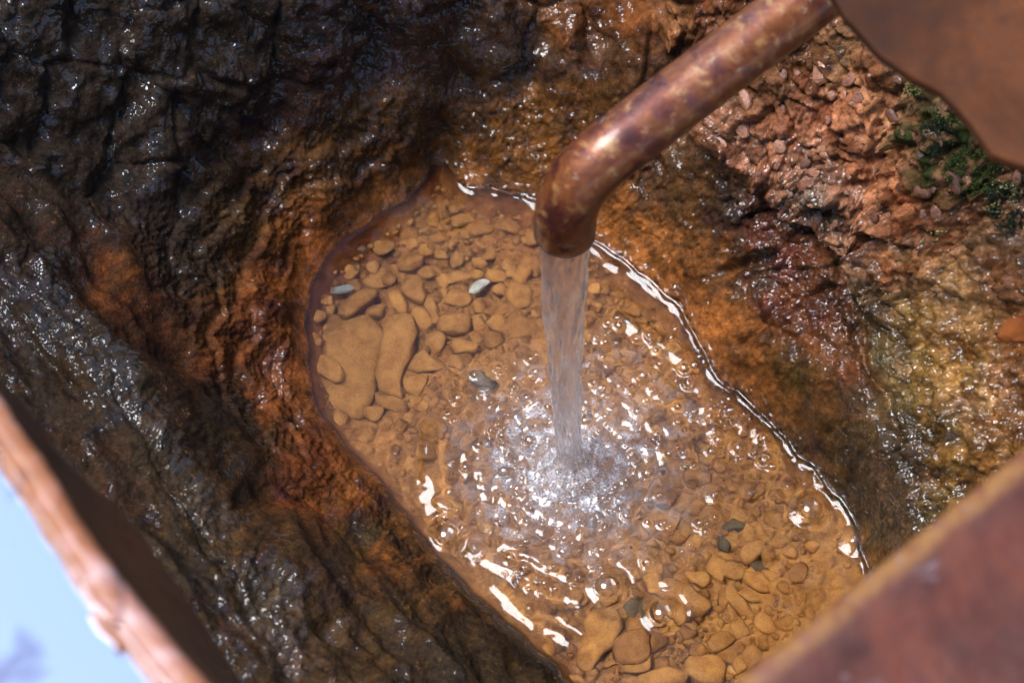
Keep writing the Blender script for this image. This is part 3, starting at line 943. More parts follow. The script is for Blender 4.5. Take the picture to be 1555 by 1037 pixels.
me = mesh_np('water', np.stack([WX, WY, Wz], -1).reshape(-1, 3)[used], inv.reshape(-1, 4), M_WATER, {'foam': foam.ravel()[used]})
water = tag(link('water', me), 'clear rippled spring water in the ochre basin', kind='structure')


def wat_z(x, y):
    i = min(max(int((x - wx_[0]) / ws), 0), len(wx_) - 1); j = min(max(int((y - wy_[0]) / ws), 0), len(wy_) - 1)
    return float(Wz[j, i])


def ico(sub):
    bm = bmesh.new()
    bmesh.ops.create_icosphere(bm, subdivisions=sub, radius=1)
    V = np.array([v.co[:] for v in bm.verts]); Fc = np.array([[v.index for v in f.verts] for f in bm.faces])
    bm.free()
    return V, Fc


ICO = {s: ico(s) for s in (2, 3, 4)}



# ------------------------------------------------------------------ bubbles
def dome_mesh(name, rad, n=28, m=10, frac=.62):
    """hemispherical skin with real thickness left out: a soap-thin shell"""
    V = []; Fc = []
    for i in range(m + 1):
        t = (math.pi / 2) * (1 - i / m)
        for j in range(n):
            a = 2 * math.pi * j / n
            V.append((rad * math.sin(t) * math.cos(a), rad * math.sin(t) * math.sin(a), rad * frac * math.cos(t)))
    for i in range(m):
        for j in range(n):
            a, b = i * n + j, i * n + (j + 1) % n
            Fc.append((a, b, b + n, a + n))
    return mesh_np(name, np.array(V), np.array(Fc), M_BUB)


BL = {0: 'large clear bubble near the left shore below the splash', 1: 'large clear bubble near the right shore, above the metal beam', 2: 'bubble touching the right shore just above the beam',
      3: 'large clear bubble at the lower edge of the splash', 4: 'large clear bubble over the lower stones, nearest the camera', 5: 'small bubble right of the splash, above a grey pebble', 6: 'tiny bubble left of the large right shore bubble',
      7: 'small bubble just above the large right shore bubble', 9: 'small dark rimmed bubble stuck to the right shore', 10: 'small bubble just inside the right shore foam'}
for i, (bu, bv, br) in enumerate(BIG):
    if i == 8: continue
    c_ = at(bu, bv, 0)
    rb = br * px()
    o = link('bubble', dome_mesh('bubble', rb * .97))
    o.location = (c_[0], c_[1], wat_z(c_[0] + rb, c_[1]) - .0004)
    tag(o, BL[i], 'bubble', 'bubbles floating on the pool')
# froth of small bubbles, too many to count
hV = []; hF = []
n, m_ = 10, 4
cnt = 0
for x_, y_, rad in dome:
    z0 = wat_z(x_ + rad, y_) - .0003
    b0 = len(hV)
    for i in range(m_ + 1):
        t = (math.pi / 2) * (1 - i / m_ * .98)
        for j in range(n):
            a = 2 * math.pi * j / n
            hV.append((x_ + rad * math.sin(t) * math.cos(a), y_ + rad * math.sin(t) * math.sin(a), z0 + rad * .8 * math.cos(t)))
    for i in range(m_):
        for j in range(n):
            a, b = b0 + i * n + j, b0 + i * n + (j + 1) % n
            hF.append((a, b, b + n, a + n))
o = link('froth', mesh_np('froth', np.array(hV), np.array(hF), M_BUB))
tag(o, 'froth of small bubbles round the falling jet', 'froth', kind='stuff')

dV = []; dF = []
for i in range(70):
    a_ = rnd.uniform(0, 6.28); q_ = rnd.uniform(.008, .045); hz = rnd.uniform(.003, .022) * math.exp(-q_ / .04)
    s_ = rnd.uniform(.0005, .0014)
    c_ = np.array([IMP[0] + q_ * math.cos(a_), IMP[1] + q_ * math.sin(a_), .004 + hz])
    st = np.array([s_, s_, s_ * rnd.uniform(1, 1.6)])
    P_, F_ = ICO[2] if 'ICO' in globals() else (None, None)
    dF.append(F_ + len(dV) * len(P_)); dV.append(P_ * st + c_)
o = link('spray', mesh_np('spray', np.vstack(dV), np.vstack(dF), M_STREAM, {'foam': np.full(len(dV) * len(dV[0]), .05)}))
tag(o, 'spray drops thrown up round the foot of the jet', 'spray', kind='stuff')

# ------------------------------------------------------------------ copper pipe
def tube(path, radius, seg=48, cap=False, rad_fn=None):
    """ring mesh along a list of Vectors, with parallel transported frames"""
    V = []; Fc = []
    n = len(path)
    t0 = (path[1] - path[0]).normalized()
    nrm = t0.orthogonal().normalized()
    for i, p in enumerate(path):
        t = (path[min(i + 1, n - 1)] - path[max(i - 1, 0)]).normalized()
        nrm = (nrm - t * nrm.dot(t)).normalized()
        bn = t.cross(nrm)
        for j in range(seg):
            a = 2 * math.pi * j / seg
            rr_ = radius(i, a) if callable(radius) else radius
            V.append(tuple(p + nrm * (rr_ * math.cos(a)) + bn * (rr_ * math.sin(a))))
    for i in range(n - 1):
        for j in range(seg):
            a, b = i * seg + j, i * seg + (j + 1) % seg
            Fc.append((a, b, b + seg, a + seg))
    return V, Fc


ZO, ZC = .250, .298
OUT = Vector(tuple(at(858, 352, ZO)))
q = at(1190, 47, .318)
far_pt = Vector(tuple(at(1420, -148, .335)))
corner = Vector((OUT.x, OUT.y, ZC))
near_pt = Vector(tuple(q))
dirp = (near_pt - corner).normalized()
RB = .038
PIPE_R = .0153
ang_ = dirp.angle(Vector((0, 0, -1)))
tl = RB / math.tan(ang_ / 2)
P1 = corner + Vector((0, 0, -1)) * tl
P2 = corner + dirp * tl
bis = ((P1 - corner).normalized() + (P2 - corner).normalized()).normalized()
cen = corner + bis * (RB / math.sin(ang_ / 2))
path = [OUT + (P1 - OUT) * (i / 5) for i in range(5)] if (OUT - P1).length > .002 and OUT.z < P1.z else []
a0 = P1 - cen; a1 = P2 - cen
tot = a0.angle(a1)
axr = a0.cross(a1).normalized()
from mathutils import Matrix
for i in range(25):
    path.append(cen + Matrix.Rotation(tot * i / 24, 3, axr) @ a0)
for i in range(1, 60):
    path.append(P2 + (far_pt - P2) * (i / 59))
V, Fc = tube(path, lambda i, a: PIPE_R * (1 + .008 * math.sin(i * .35 + a) + .006 * math.sin(3 * a + i * .2)))
nV = len(V); seg = 48
V2, _ = tube(path[:30], PIPE_R - .0014)
V = V + V2
for i in range(29):
    for j in range(seg):
        a, b = nV + i * seg + j, nV + i * seg + (j + 1) % seg
        Fc.append((a + seg, b + seg, b, a))
for j in range(seg):
    a, b = j, (j + 1) % seg
    Fc.append((nV + a, nV + b, b, a))
root = empty('water_pipe', OUT)
tag(root, 'tarnished copper pipe with bent end pouring water into the pool', 'pipe')
pm = mesh_np('pipe_wall', np.array(V) - np.array(OUT), np.array(Fc), M_COPPER)
link('pipe_wall', pm, root)

# ------------------------------------------------------------------ falling water
rows_, seg = 130, 96
V = []; Fc = []; fo = []
top = Vector((OUT.x, OUT.y, ZO + .012)); bot = Vector((IMP[0], IMP[1], -.004))
for i in range(rows_):
    t = i / (rows_ - 1)
    p = top.lerp(bot, t)
    lean = .004 * math.sin(t * math.pi)
    for j in range(seg):
        a = 2 * math.pi * j / seg
        base = (.0128 * (1 - t) ** 1.35 + .0066 * (1 - (1 - t) ** 1.35)) if t < .94 else .0066 + (t - .94) * .12
        if t < .045: base = .0129
        ca, sa = math.cos(a + t * 2.0), math.sin(a + t * 2.0)
        nz = mnoise.noise(Vector((ca * 1.8, sa * 1.8, t * 2.6))) * .26 + mnoise.noise(Vector((ca * 4.5, sa * 4.5, t * 6 + 5))) * .12 + mnoise.noise(Vector((ca * 8, sa * 8, t * 20 + 9))) * .07
        nz *= min(1, .15 + t * 3) if t > .04 else .05
        rr_ = base * (1 + nz)
        V.append((p.x - lean * .6 + rr_ * math.cos(a), p.y + rr_ * math.sin(a), p.z))
        fo.append(.06 + .52 * t ** 1.1)
for i in range(rows_ - 1):
    for j in range(seg):
        a, b = i * seg + j, i * seg + (j + 1) % seg
        Fc.append((a, a + seg, b + seg, b))
o = link('water_jet', mesh_np('water_jet', np.array(V), np.array(Fc), M_STREAM, {'foam': np.array(fo)}))
tag(o, 'clear jet of water falling from the copper pipe into the pool', 'water jet')

# ------------------------------------------------------------------ stones
def stone_co(seed, sub=3, planes=13, rnd_=.16, bumpy=.03):
    g = np.random.RandomState(seed)
    V, Fc = ICO[sub]
    N = g.randn(planes, 3); N /= np.linalg.norm(N, axis=1, keepdims=True)
    N = np.vstack([N, [[0, 0, 1]]])
    dist = g.uniform(.60, 1.0, planes + 1)
    c = V @ N.T
    rr_ = np.where(c > .05, dist / np.maximum(c, .05), 9)
    k = 1 / rnd_
    rad = -np.log(np.exp(-k * np.minimum(rr_, 2.2)).sum(1) + np.exp(-k * 1.15)) / k
    rad = rad + bumpy * np.array([mnoise.fractal(Vector(v * 2.6 + seed), .8, 2.0, 3) for v in V])
    P = V * rad[:, None]
    P = P / np.abs(P).max(0)
    return P, Fc


def stone_mesh(seed, sub, mat, planes=13, rnd_=.16, bumpy=.03, name='stone'):
    P, Fc = stone_co(seed, sub, planes, rnd_, bumpy)
    return mesh_np(name, P, Fc, mat, smooth=(name != 'rock_chunk'))


def rock_tint(name, col, gloss=.1):
    return mat_bed(name, col)


M_GREY = rock_tint('grey_stone', (.17, .175, .175))
M_WHITE = rock_tint('pale_stone', (.42, .42, .40))
M_DARK = rock_tint('dark_stone', (.13, .085, .045))
M_ORANGE = rock_tint('orange_stone', (.20, .055, .013))


def place_stone(u, v, wpx, hpx, deg, me, name='stone', lift=.30, thick=.62, z_=None, tilt=.12):
    """size in picture pixels, deg: turn of the long side anticlockwise in the picture"""
    zb_ = -.75 * .036
    p = at(u, v, zb_)
    sb = surf(p[0], p[1])
    if sb < 0:
        p = at(u, v, sb * .74); sb = surf(p[0], p[1])
    s = px(sb)
    a, b = wpx * s / 2, hpx * s / 2 / .93
    c = min(a, b) * thick
    o = link(name, me)
    o.scale = (a, b, c)
    z = sb + c * lift if z_ is None else z_
    o.location = (p[0], p[1], z)
    o.rotation_euler = (rnd.uniform(-tilt, tilt), rnd.uniform(-tilt, tilt), R(deg))
    return o, (p[0], p[1], max(a, b) * .5 + min(a, b) * .5)


def outline_stone(pts, o_, sc, seed, thick=.30):
    """a flat stone from the outline of its upper face: rounded shoulders, uneven top, seated in the silt"""
    P = [(o_[0] + a / sc, o_[1] + b / sc) for a, b in pts]
    c0 = (sum(p[0] for p in P) / len(P), sum(p[1] for p in P) / len(P))
    q0 = at(c0[0], c0[1], -.03); zb_ = surf(q0[0], q0[1])
    W3 = [at(a, b, zb_ * .74)[:2] for a, b in smooth_poly(P, 2)]
    cx_ = sum(p[0] for p in W3) / len(W3); cy_ = sum(p[1] for p in W3) / len(W3)
    R_ = np.array([(p[0] - cx_, p[1] - cy_) for p in W3]); m_ = len(R_)
    size = math.sqrt(abs(sum(R_[i][0] * R_[(i + 1) % m_][1] - R_[(i + 1) % m_][0] * R_[i][1] for i in range(m_))) / 2)
    h_ = size * thick
    V = []; Fc = []
    K = [(.90, -.6), (1.02, -.1), (1.05, .25), (1.02, .55), (.95, .80), (.84, .95), (.66, 1.02), (.45, 1.04), (.22, 1.05)]
    for (s_, z_) in K:
        for i in range(m_):
            x_, y_ = R_[i] * s_
            nz = mnoise.fractal(Vector((x_ * 90 + seed, y_ * 90, seed * .7)), .8, 2, 4)
            V.append((x_ * (1 + .03 * nz), y_ * (1 + .03 * nz), h_ * z_ + (.0013 * nz if z_ > .5 else .0006 * nz)))
    V.append((0, 0, h_ * 1.05))
    for k in range(len(K) - 1):
        for i in range(m_):
            a, b = k * m_ + i, k * m_ + (i + 1) % m_
            Fc.append((a, b, b + m_)); Fc.append((a, b + m_, a + m_))
    k = len(K) - 1
    for i in range(m_): Fc.append((k * m_ + i, k * m_ + (i + 1) % m_, len(V) - 1))
    Fc = np.array(Fc)
    area = sum(R_[i][0] * R_[(i + 1) % m_][1] - R_[(i + 1) % m_][0] * R_[i][1] for i in range(m_))
    if area < 0: Fc = Fc[:, ::-1]
    o = link('stone', mesh_np('stone', np.array(V), Fc, M_STONE))
    o.location = (cx_, cy_, zb_ + h_ * .15)
    o.rotation_euler = (rnd.uniform(-.06, .06), rnd.uniform(-.06, .06), 0)
    return o, (cx_, cy_, size * .55)


A5, S5 = (450, 250), 2.593
A2, S2 = (860, 740), 3.309
OUT5 = {23: ([(60, 740), (100, 680), (190, 630), (270, 600), (330, 640), (352, 690), (318, 780), (310, 880), (280, 1000), (180, 1010), (90, 930), (50, 840)], .12),
        24: ([(350, 640), (375, 605), (440, 595), (480, 640), (470, 720), (440, 800), (405, 870), (425, 935), (370, 915), (320, 880), (312, 800), (335, 720)], .24),
        25: ([(75, 790), (110, 760), (150, 780), (190, 820), (192, 865), (160, 878), (110, 850), (75, 830)], .22),
        4: ([(408, 500), (440, 450), (480, 445), (500, 480), (513, 540), (490, 558), (440, 540)], .42), 18: ([(825, 500), (850, 455), (885, 480), (930, 490), (930, 540), (900, 580), (860, 575), (830, 540)], .3),
        11: ([(555, 640), (570, 600), (640, 600), (690, 600), (683, 668), (620, 678), (565, 670)], .42), 6: ([(165, 590), (190, 545), (240, 510), (320, 500), (325, 535), (270, 575), (215, 620), (180, 615)], .42)}
OUT7 = {12: ([(580, 470), (740, 590), (700, 635), (590, 690), (550, 690), (470, 600), (430, 480)], .2), 22: ([(50, 840), (90, 760), (80, 650), (240, 620), (285, 680), (260, 780), (160, 870), (130, 940), (70, 920)], .26),
        24: ([(290, 740), (300, 640), (380, 620), (420, 690), (500, 740), (510, 790), (430, 835), (340, 820), (295, 800)], .26), 0: ([(860, 360), (890, 290), (970, 270), (1010, 290), (980, 350), (910, 400)], .42),
        2: ([(700, 800), (715, 740), (800, 725), (850, 770), (840, 800), (740, 845)], .45), 3: ([(1055, 660), (1130, 645), (1185, 680), (1150, 720), (1090, 725), (1055, 700)], .4),
        1: ([(895, 440), (960, 420), (1020, 470), (1045, 520), (990, 540), (930, 510), (890, 480)], .35), 11: ([(600, 430), (700, 420), (720, 460), (700, 510), (660, 500), (610, 470)], .35)}
PLACED = []
Z5 = [  # x, y, w, h in the 2.593x zoom, turn, label
    (455, 390, 105, 78, 8, 'round ochre stone left of centre under calm water above the heart shaped one'),
    (520, 432, 92, 60, -10, 'flat ochre stone just right of and below the round one'),
    (562, 355, 78, 48, -20, 'small ochre stone above the flat one, in the upper gravel'),
    (630, 385, 58, 75, 0, 'upright oval ochre stone in the upper gravel'),
    (463, 500, 108, 112, -25, 'heart shaped ochre stone in the middle of the calm water'),
    (400, 545, 62, 125, 30, 'slanting narrow ochre stone left of the heart shaped one'),
    (245, 560, 165, 95, 30, 'rough layered ochre rock leaning by the grey flake'),
    (308, 470, 98, 55, -8, 'oblong ochre stone above the layered rock'),
    (652, 455, 150, 66, 14, 'long ochre stone left of the white chip'),
    (580, 470, 55, 66, 0, 'blocky ochre stone at left end of the long one'),
    (632, 535, 115, 85, -10, 'broad ochre stone touching the lower end of the white chip'),
    (622, 637, 140, 80, 3, 'brick shaped ochre stone below the white chip'),
    (536, 568, 55, 102, 18, 'upright egg shaped ochre stone left of the brick shaped one'),
    (486, 615, 105, 115, 0, 'lumpy ochre stone between heart shaped stone and the long pale slab'),
    (550, 712, 92, 92, 0, 'rounded ochre stone below the brick shaped one'),
    (716, 642, 66, 80, 0, 'ochre stone right of the brick shaped one'),
    (785, 630, 62, 72, -25, 'smooth ochre stone with a narrow top, second right of the brick shaped one'),
    (775, 695, 88, 68, 20, 'squat ochre stone below the smooth narrow topped one'),
    (873, 515, 112, 130, -20, 'large flat ochre stone with cut corners left of the jet'),
    (890, 650, 190, 150, 10, 'largest dull ochre stone beside the jet'),
    (660, 715, 118, 78, -4, 'ochre stone with crusty top below the brick shaped one'),
    (133, 620, 88, 108, 8, 'pointed ochre stone at the left shore above the slab'),
    (80, 578, 68, 66, 0, 'small ochre stone against the left shore'),
    (195, 760, 300, 330, 60, 'biggest flat ochre slab lying at the left shore'),
    (398, 735, 128, 300, -17, 'long smooth finger shaped slab right of the biggest slab'),
    (135, 815, 120, 90, -30, 'rounded lobe of ochre stone on the biggest slab'),
    (512, 785, 155, 88, -6, 'wide ochre stone right of the finger shaped slab'),
    (465, 880, 96, 88, 0, 'angular ochre stone under the wide one'),
    (318, 590, 84, 72, 0, 'ochre stone with a hole at the top edge of the slabs'),
    (770, 840, 220, 150, 0, 'broad ochre stone just under the edge of the splash'),
    (790, 440, 80, 66, 0, 'ochre stone right of the white chip top'),
    (712, 560, 60, 62, 0, 'dull ochre stone under the white chip'),
    (370, 950, 150, 80, -30, 'long low ochre stone at foot of the finger shaped slab'),
    (560, 290, 66, 46, 10, 'ochre pebble high in the upper gravel'),
    (660, 190, 110, 60, 20, 'pale ochre stone nearest the far shore'),
    (840, 220, 100, 70, 0, 'ochre stone near the far shore left of the pipe end'),
    (735, 250, 110, 56, 15, 'flat ochre stone between far shore and gravel'),
    (75, 695, 52, 60, 0, 'small ochre stone between left shore and slab'),
    (340, 290, 90, 70, 40, 'dark ochre stone at the upper left shore'),
    (455, 315, 60, 50, 60, 'ochre pebble left of the upper gravel'),
]
for i, (x5, y5, w5, h5, dg, lb) in enumerate(Z5):
    u_, v_ = 450 + x5 / 2.593, 250 + y5 / 2.593
    big = i in (23, 24, 19, 29)
    if i in OUT5:
        o, pr = outline_stone(OUT5[i][0], A5, S5, i, OUT5[i][1])
        if i == 25: o.location.z += .004
        tag(o, lb, 'stone', 'stones on the pool bed'); PLACED.append(pr)
        continue
    me = stone_mesh(100 + i, 4 if big else 3, M_STONE, planes=10 if i != 24 else 16, rnd_=.06 if not big else .05, bumpy=.05 if i != 6 else .10)
    o, pr = place_stone(u_, v_, w5 / 2.593 * 1.06, h5 / 2.593 * 1.06, dg, me, lift=.45 if not big else .2, thick=.62 if not big else .20)
    if i == 25: o.location.z += .006
    if i == 24: o.scale.z = .007; o.location.z += .004
    tag(o, lb, 'stone', 'stones on the pool bed')
    PLACED.append(pr if i not in (24,) else pr)
Z7 = [  # the 1.994x zoom of the lower right
    (215, 640, 92, 78, 20, 'bright kidney shaped ochre stone right of the dark pebble'),
    (240, 728, 92, 72, -10, 'squarish ochre stone under the kidney shaped one'),
    (120, 915, 90, 74, 10, 'blocky light ochre stone at the bottom among the small stones'),
    (322, 857, 82, 50, -5, 'ochre stone nearest the metal beam edge'),
    (256, 860, 64, 66, 20, 'angular ochre stone left of the one nearest the beam'),
    (216, 958, 68, 92, 0, 'upright ochre stone beside the beam at the bottom'),
    (180, 872, 60, 60, 30, 'ochre stone between the two blocky ones'),
    (252, 915, 40, 42, 0, 'little ochre stone close to the beam'),
    (160, 790, 60, 130, 30, 'tall bent ochre stone'),
    (126, 765, 28, 92, -5, 'thin upright ochre sliver'),
    (150, 700, 80, 60, 0, 'ochre stone left below the kidney shaped one'),
    (48, 720, 86, 72, 0, 'dull ochre stone under the right edge of splash'),
    (20, 800, 190, 130, -18, 'large three cornered ochre rock below the splash'),
    (140, 655, 60, 28, -10, 'small flat ochre stone left of the kidney shaped one'),
    (105, 692, 56, 84, 10, 'ochre stone with soft edges under the flat one'),
    (175, 980, 40, 52, 0, 'narrow ochre stone at bottom of frame'),
    (115, 985, 44, 46, 0, 'round ochre pebble at bottom of frame'),
    (20, 890, 50, 48, 0, 'round ochre pebble under the three cornered rock'),
    (60, 1000, 130, 90, 0, 'bulky ochre stone cut by the bottom of the picture'),
    (200, 587, 38, 60, 0, 'upright ochre pebble above the kidney shaped stone'),
    (236, 580, 30, 52, 12, 'slim ochre pebble above the kidney shaped stone'),
    (232, 775, 120, 44, -8, 'low wide ochre stone under the squarish one'),
    (-180, 850, 170, 160, 20, 'big smooth ochre rock at the bottom left of the stones'),
    (-140, 930, 100, 120, -40, 'tapering ochre rock pointing to the bottom edge'),
    (-70, 880, 170, 90, -15, 'wide ochre rock under the bubble nearest the camera'),
    (-60, 985, 60, 60, 0, 'half sunk ochre stone at the bottom'),
    (-50, 1020, 140, 70, 10, 'flat ochre stone on the bottom edge'),
    (-135, 985, 100, 60, 25, 'curved ochre stone in the bottom shade'),
]
for i, (x5, y5, w5, h5, dg, lb) in enumerate(Z7):
    u_, v_ = 1035 + x5 / 1.994, 517 + y5 / 1.994
    big = w5 > 150
    if i in OUT7:
        o, pr = outline_stone(OUT7[i][0], A2, S2, i + 50, OUT7[i][1])
        tag(o, lb, 'stone', 'stones on the pool bed'); PLACED.append(pr)
        continue
    me = stone_mesh(300 + i, 3, M_STONE, planes=12, rnd_=.05, bumpy=.06)
    o, pr = place_stone(u_, v_, w5 / 1.994 * 1.06, h5 / 1.994 * 1.06, dg, me, lift=.4, thick=.62 if not big else .35)
    tag(o, lb, 'stone', 'stones on the pool bed')
    PLACED.append(pr)
# stones of another colour
for (u_, v_, w_, h_, dg, mt, nm, lb) in [
        (728, 444, 44, 18, 38, M_WHITE, 'pale_chip', 'white ribbed chip lying on the ochre stones'),
        (519, 449, 42, 17, 8, M_GREY, 'grey_flake', 'grey flake of stone at the left shore'),
        (1098, 826, 20, 26, 20, M_DARK, 'dark_pebble', 'bluish dark pebble among ochre stones lower right'),
        (1152, 860, 40, 22, -35, M_DARK, 'dark_pebble', 'olive dark stone half under a squarish ochre one'),
        (968, 930, 40, 46, 0, M_DARK, 'dark_pebble', 'dark greenish stone beside the bubble nearest the camera'),
        (727, 580, 50, 26, -20, M_DARK, 'dark_pebble', 'dull green stone at the upper left edge of the splash'),
        (1116, 800, 40, 22, 0, M_DARK, 'dark_pebble', 'flat dark stone at the right lower edge of the splash')]:
    me = stone_mesh(int(u_), 3, mt, planes=12, rnd_=.12, bumpy=.05, name=nm)
    o, pr = place_stone(u_, v_, w_, h_, dg, me, nm, lift=.5, thick=.5)
    if mt in (M_WHITE, M_GREY): o.location.z += .010; o['label'] = lb
    tag(o, lb, 'stone')
    PLACED.append(pr)
# countable small pebbles between them, then grit
PROTO = [stone_mesh(500 + i, 3, M_STONE, planes=9 + i % 5, rnd_=.06, bumpy=.05, name='pebble') for i in range(14)]
cands = []
dens = [(640, 330, 1.0), (700, 420, 1.0), (600, 440, 1.0), (660, 560, 1.0), (760, 480, .9), (520, 420, .8), (480, 480, .8), (620, 640, .6), (560, 680, .0), (640, 740, .0), (720, 880, .0), (800, 960, .0), (1100, 900, 1.0), (1180, 860, .9), (1080, 980, 1.0), (1150, 980, 1.0),
        (1180, 800, .5), (1250, 800, .0), (1260, 900, .0), (1200, 1000, .3), (900, 1000, .3), (950, 460, .7), (1000, 480, .7), (940, 420, .8), (1000, 600, .25), (1080, 700, .3), (800, 340, .5), (740, 320, .4), (870, 600, .2), (800, 760, .1), (1020, 800, .4), (930, 860, .15)]
tries = 0
while len(cands) < 1500 and tries < 42000:
    tries += 1
    u_, v_ = rnd.uniform(455, 1310), rnd.uniform(290, 1060)
    p = at(u_, v_, -.028)
    i = int((p[0] - wx_[0]) / ws); j = int((p[1] - wy_[0]) / ws)
    if not (0 <= i < len(wx_) and 0 <= j < len(wy_)) or WSD[j, i] > -.005: continue
    dn = float(blend(dens, np.array([u_]), np.array([v_]), 4)[0, 0])
    if rnd.random() > dn: continue
    szp = rnd.choice([9, 11, 13, 16, 20, 26, 32]) if tries < 9000 else rnd.choice([7, 8, 10, 12, 14])
    rr_ = szp * px() * .5
    if any((q[0] - p[0]) ** 2 + (q[1] - p[1]) ** 2 < (q[2] * .66 + rr_ * .74) ** 2 for q in PLACED): continue
    PLACED.append((p[0], p[1], rr_)); cands.append((u_, v_, szp))
cands.sort(key=lambda c: -c[2])


ANCH = [(450 + a / 2.593, 250 + b / 2.593, l) for a, b, l in [(455, 390, 'the round stone in the calm water'), (562, 355, 'the small stone of the upper gravel'), (463, 500, 'the heart shaped stone'), (245, 560, 'the rough layered rock'),
        (652, 455, 'the long stone by the white chip'), (622, 637, 'the brick shaped stone'), (536, 568, 'the egg shaped stone'), (550, 712, 'the rounded stone'), (775, 695, 'the squat stone'), (873, 515, 'the flat stone with cut corners'), (890, 650, 'the dull stone beside the jet'),
        (133, 620, 'the pointed stone at the left shore'), (205, 745, 'the biggest slab'), (398, 735, 'the finger shaped slab'), (512, 785, 'the wide stone'), (465, 880, 'the angular stone'), (770, 840, 'the broad stone at the splash'), (660, 190, 'the pale stone at the far shore'),
        (840, 220, 'the stone near the pipe end'), (340, 290, 'the dark stone at the upper left shore'), (180, 515, 'the grey flake'), (720, 505, 'the white chip')]]
ANCH += [(1035 + a / 1.994, 517 + b / 1.994, l) for a, b, l in [(215, 640, 'the kidney shaped stone'), (120, 915, 'the blocky light stone'), (322, 857, 'the stone nearest the beam'), (160, 790, 'the tall bent stone'), (48, 720, 'the dull stone under the splash'),
         (20, 800, 'the three cornered rock'), (-180, 850, 'the big smooth rock'), (-140, 930, 'the tapering rock'), (-70, 880, 'the wide rock under the bubble'), (60, 1000, 'the bulky stone at the bottom'), (390, 510, 'the large right shore bubble'), (125, 610, 'the dark pebble')]]
ANCH += [(950, 420, 'the right shore right of the pipe end'), (1040, 500, 'the right shore above the splash'), (960, 470, 'the upper right edge of the splash'), (990, 560, 'the right part of the splash'), (1080, 700, 'the froth at the right shore'), (868, 700, 'the foot of the jet'), (880, 850, 'the lower edge of the splash'), (700, 700, 'the left edge of the splash')]


def plabel(u_, v_, szp):
    a = min(ANCH, key=lambda q: (q[0] - u_) ** 2 + (q[1] - v_) ** 2)
    dx_, dy_ = u_ - a[0], v_ - a[1]
    side = ('right of' if dx_ > 0 else 'left of') if abs(dx_) > abs(dy_) else ('below' if dy_ > 0 else 'above')
    return '%s ochre pebble %s %s' % ('larger' if szp >= 26 else 'medium' if szp >= 16 else 'small', side, a[2])


def zone(u_, v_):
    if v_ < 400: return 'in the upper gravel near the far shore'
    if v_ < 690 and u_ < 840: return 'between the large stones left of the jet'
    if v_ < 690: return 'on the bed between jet and right shore'
    if u_ < 1000: return 'on the bed below the splash'
    return 'in the lower gravel near the metal beam'


gV = []; gF = []
for i, (u_, v_, szp) in enumerate(cands):
    asp = rnd.uniform(.62, 1.0)
    if i < 225:
        o, _ = place_stone(u_, v_, szp * 1.12, szp * 1.12 * asp, rnd.uniform(0, 180), PROTO[i % 14], 'pebble', lift=.4, thick=rnd.uniform(.55, .8), tilt=.3)
        lb = plabel(u_, v_, szp); tag(o, lb, 'pebble', lb.replace('pebble', 'pebbles'))
    else:
        P, Fc_ = stone_co(900 + i % 20, 2, 8) if i < 245 else gcache[i % 20]
        if i < 245:
            if i == 225: gcache = {}
            gcache[i % 20] = (P, Fc_)
        p = at(u_, v_, -.026); zz = surf(p[0], p[1])
        a_ = rnd.uniform(0, 6.28); s_ = szp * px() * .56
        Q = P * np.array([s_, s_ * asp, s_ * .6])
        Q = np.stack([Q[:, 0] * math.cos(a_) - Q[:, 1] * math.sin(a_), Q[:, 0] * math.sin(a_) + Q[:, 1] * math.cos(a_), Q[:, 2]], 1) + np.array([p[0], p[1], zz + s_ * .2])
        gF.append(Fc_ + len(gV) * len(P)); gV.append(Q)
print('pebbles', len(cands), 'domes', len(dome))
if gV:
    o = link('gravel', mesh_np('gravel', np.vstack(gV), np.vstack(gF), M_STONE))
    tag(o, 'fine ochre gravel between the stones on the pool bed', 'gravel', kind='stuff')

# orange stone at the right margin
me = stone_mesh(77, 4, M_ORANGE, planes=14, rnd_=.04, bumpy=.14)
p = at(1546, 505, .235)
o = link('stone', me); o.location = p; o.scale = (.013, .008, .005); o.rotation_euler = (.1, .1, .3)
tag(o, 'bright orange stone at the right margin on the wet slope', 'stone')

# chunks of rubble bedded in the right slope
KR = NT('rubble_chunk')
co = KR.coord('Object')
oi = KR.n('ShaderNodeObjectInfo').outputs['Random']
cc = KR.ramp(oi, [(0, (.06, .026, .014)), (.3, (.12, .045, .024)), (.6, (.17, .065, .034)), (.85, (.21, .092, .05)), (1, (.12, .07, .05))])
gp = KR.n('ShaderNodeNewGeometry').outputs['Position']
cc = KR.mix(1.0, cc, KR.ramp(KR.noise(260, 5, .65, gp), [(.3, .5), (.7, 1.5)]), 'MULTIPLY')
KR.principled(**{'Base Color': cc, 'Roughness': .48, 'Normal': KR.bump(KR.noise(500, 5, .65, gp), .0010, .8), 'Coat Weight': .45, 'Coat Roughness': .15, 'Coat IOR': 1.33})
CH = [stone_mesh(700 + i, 2, KR.m, planes=9, rnd_=.02, bumpy=.03, name='rock_chunk') for i in range(12)]
cnt = 0; tries = 0; got = []
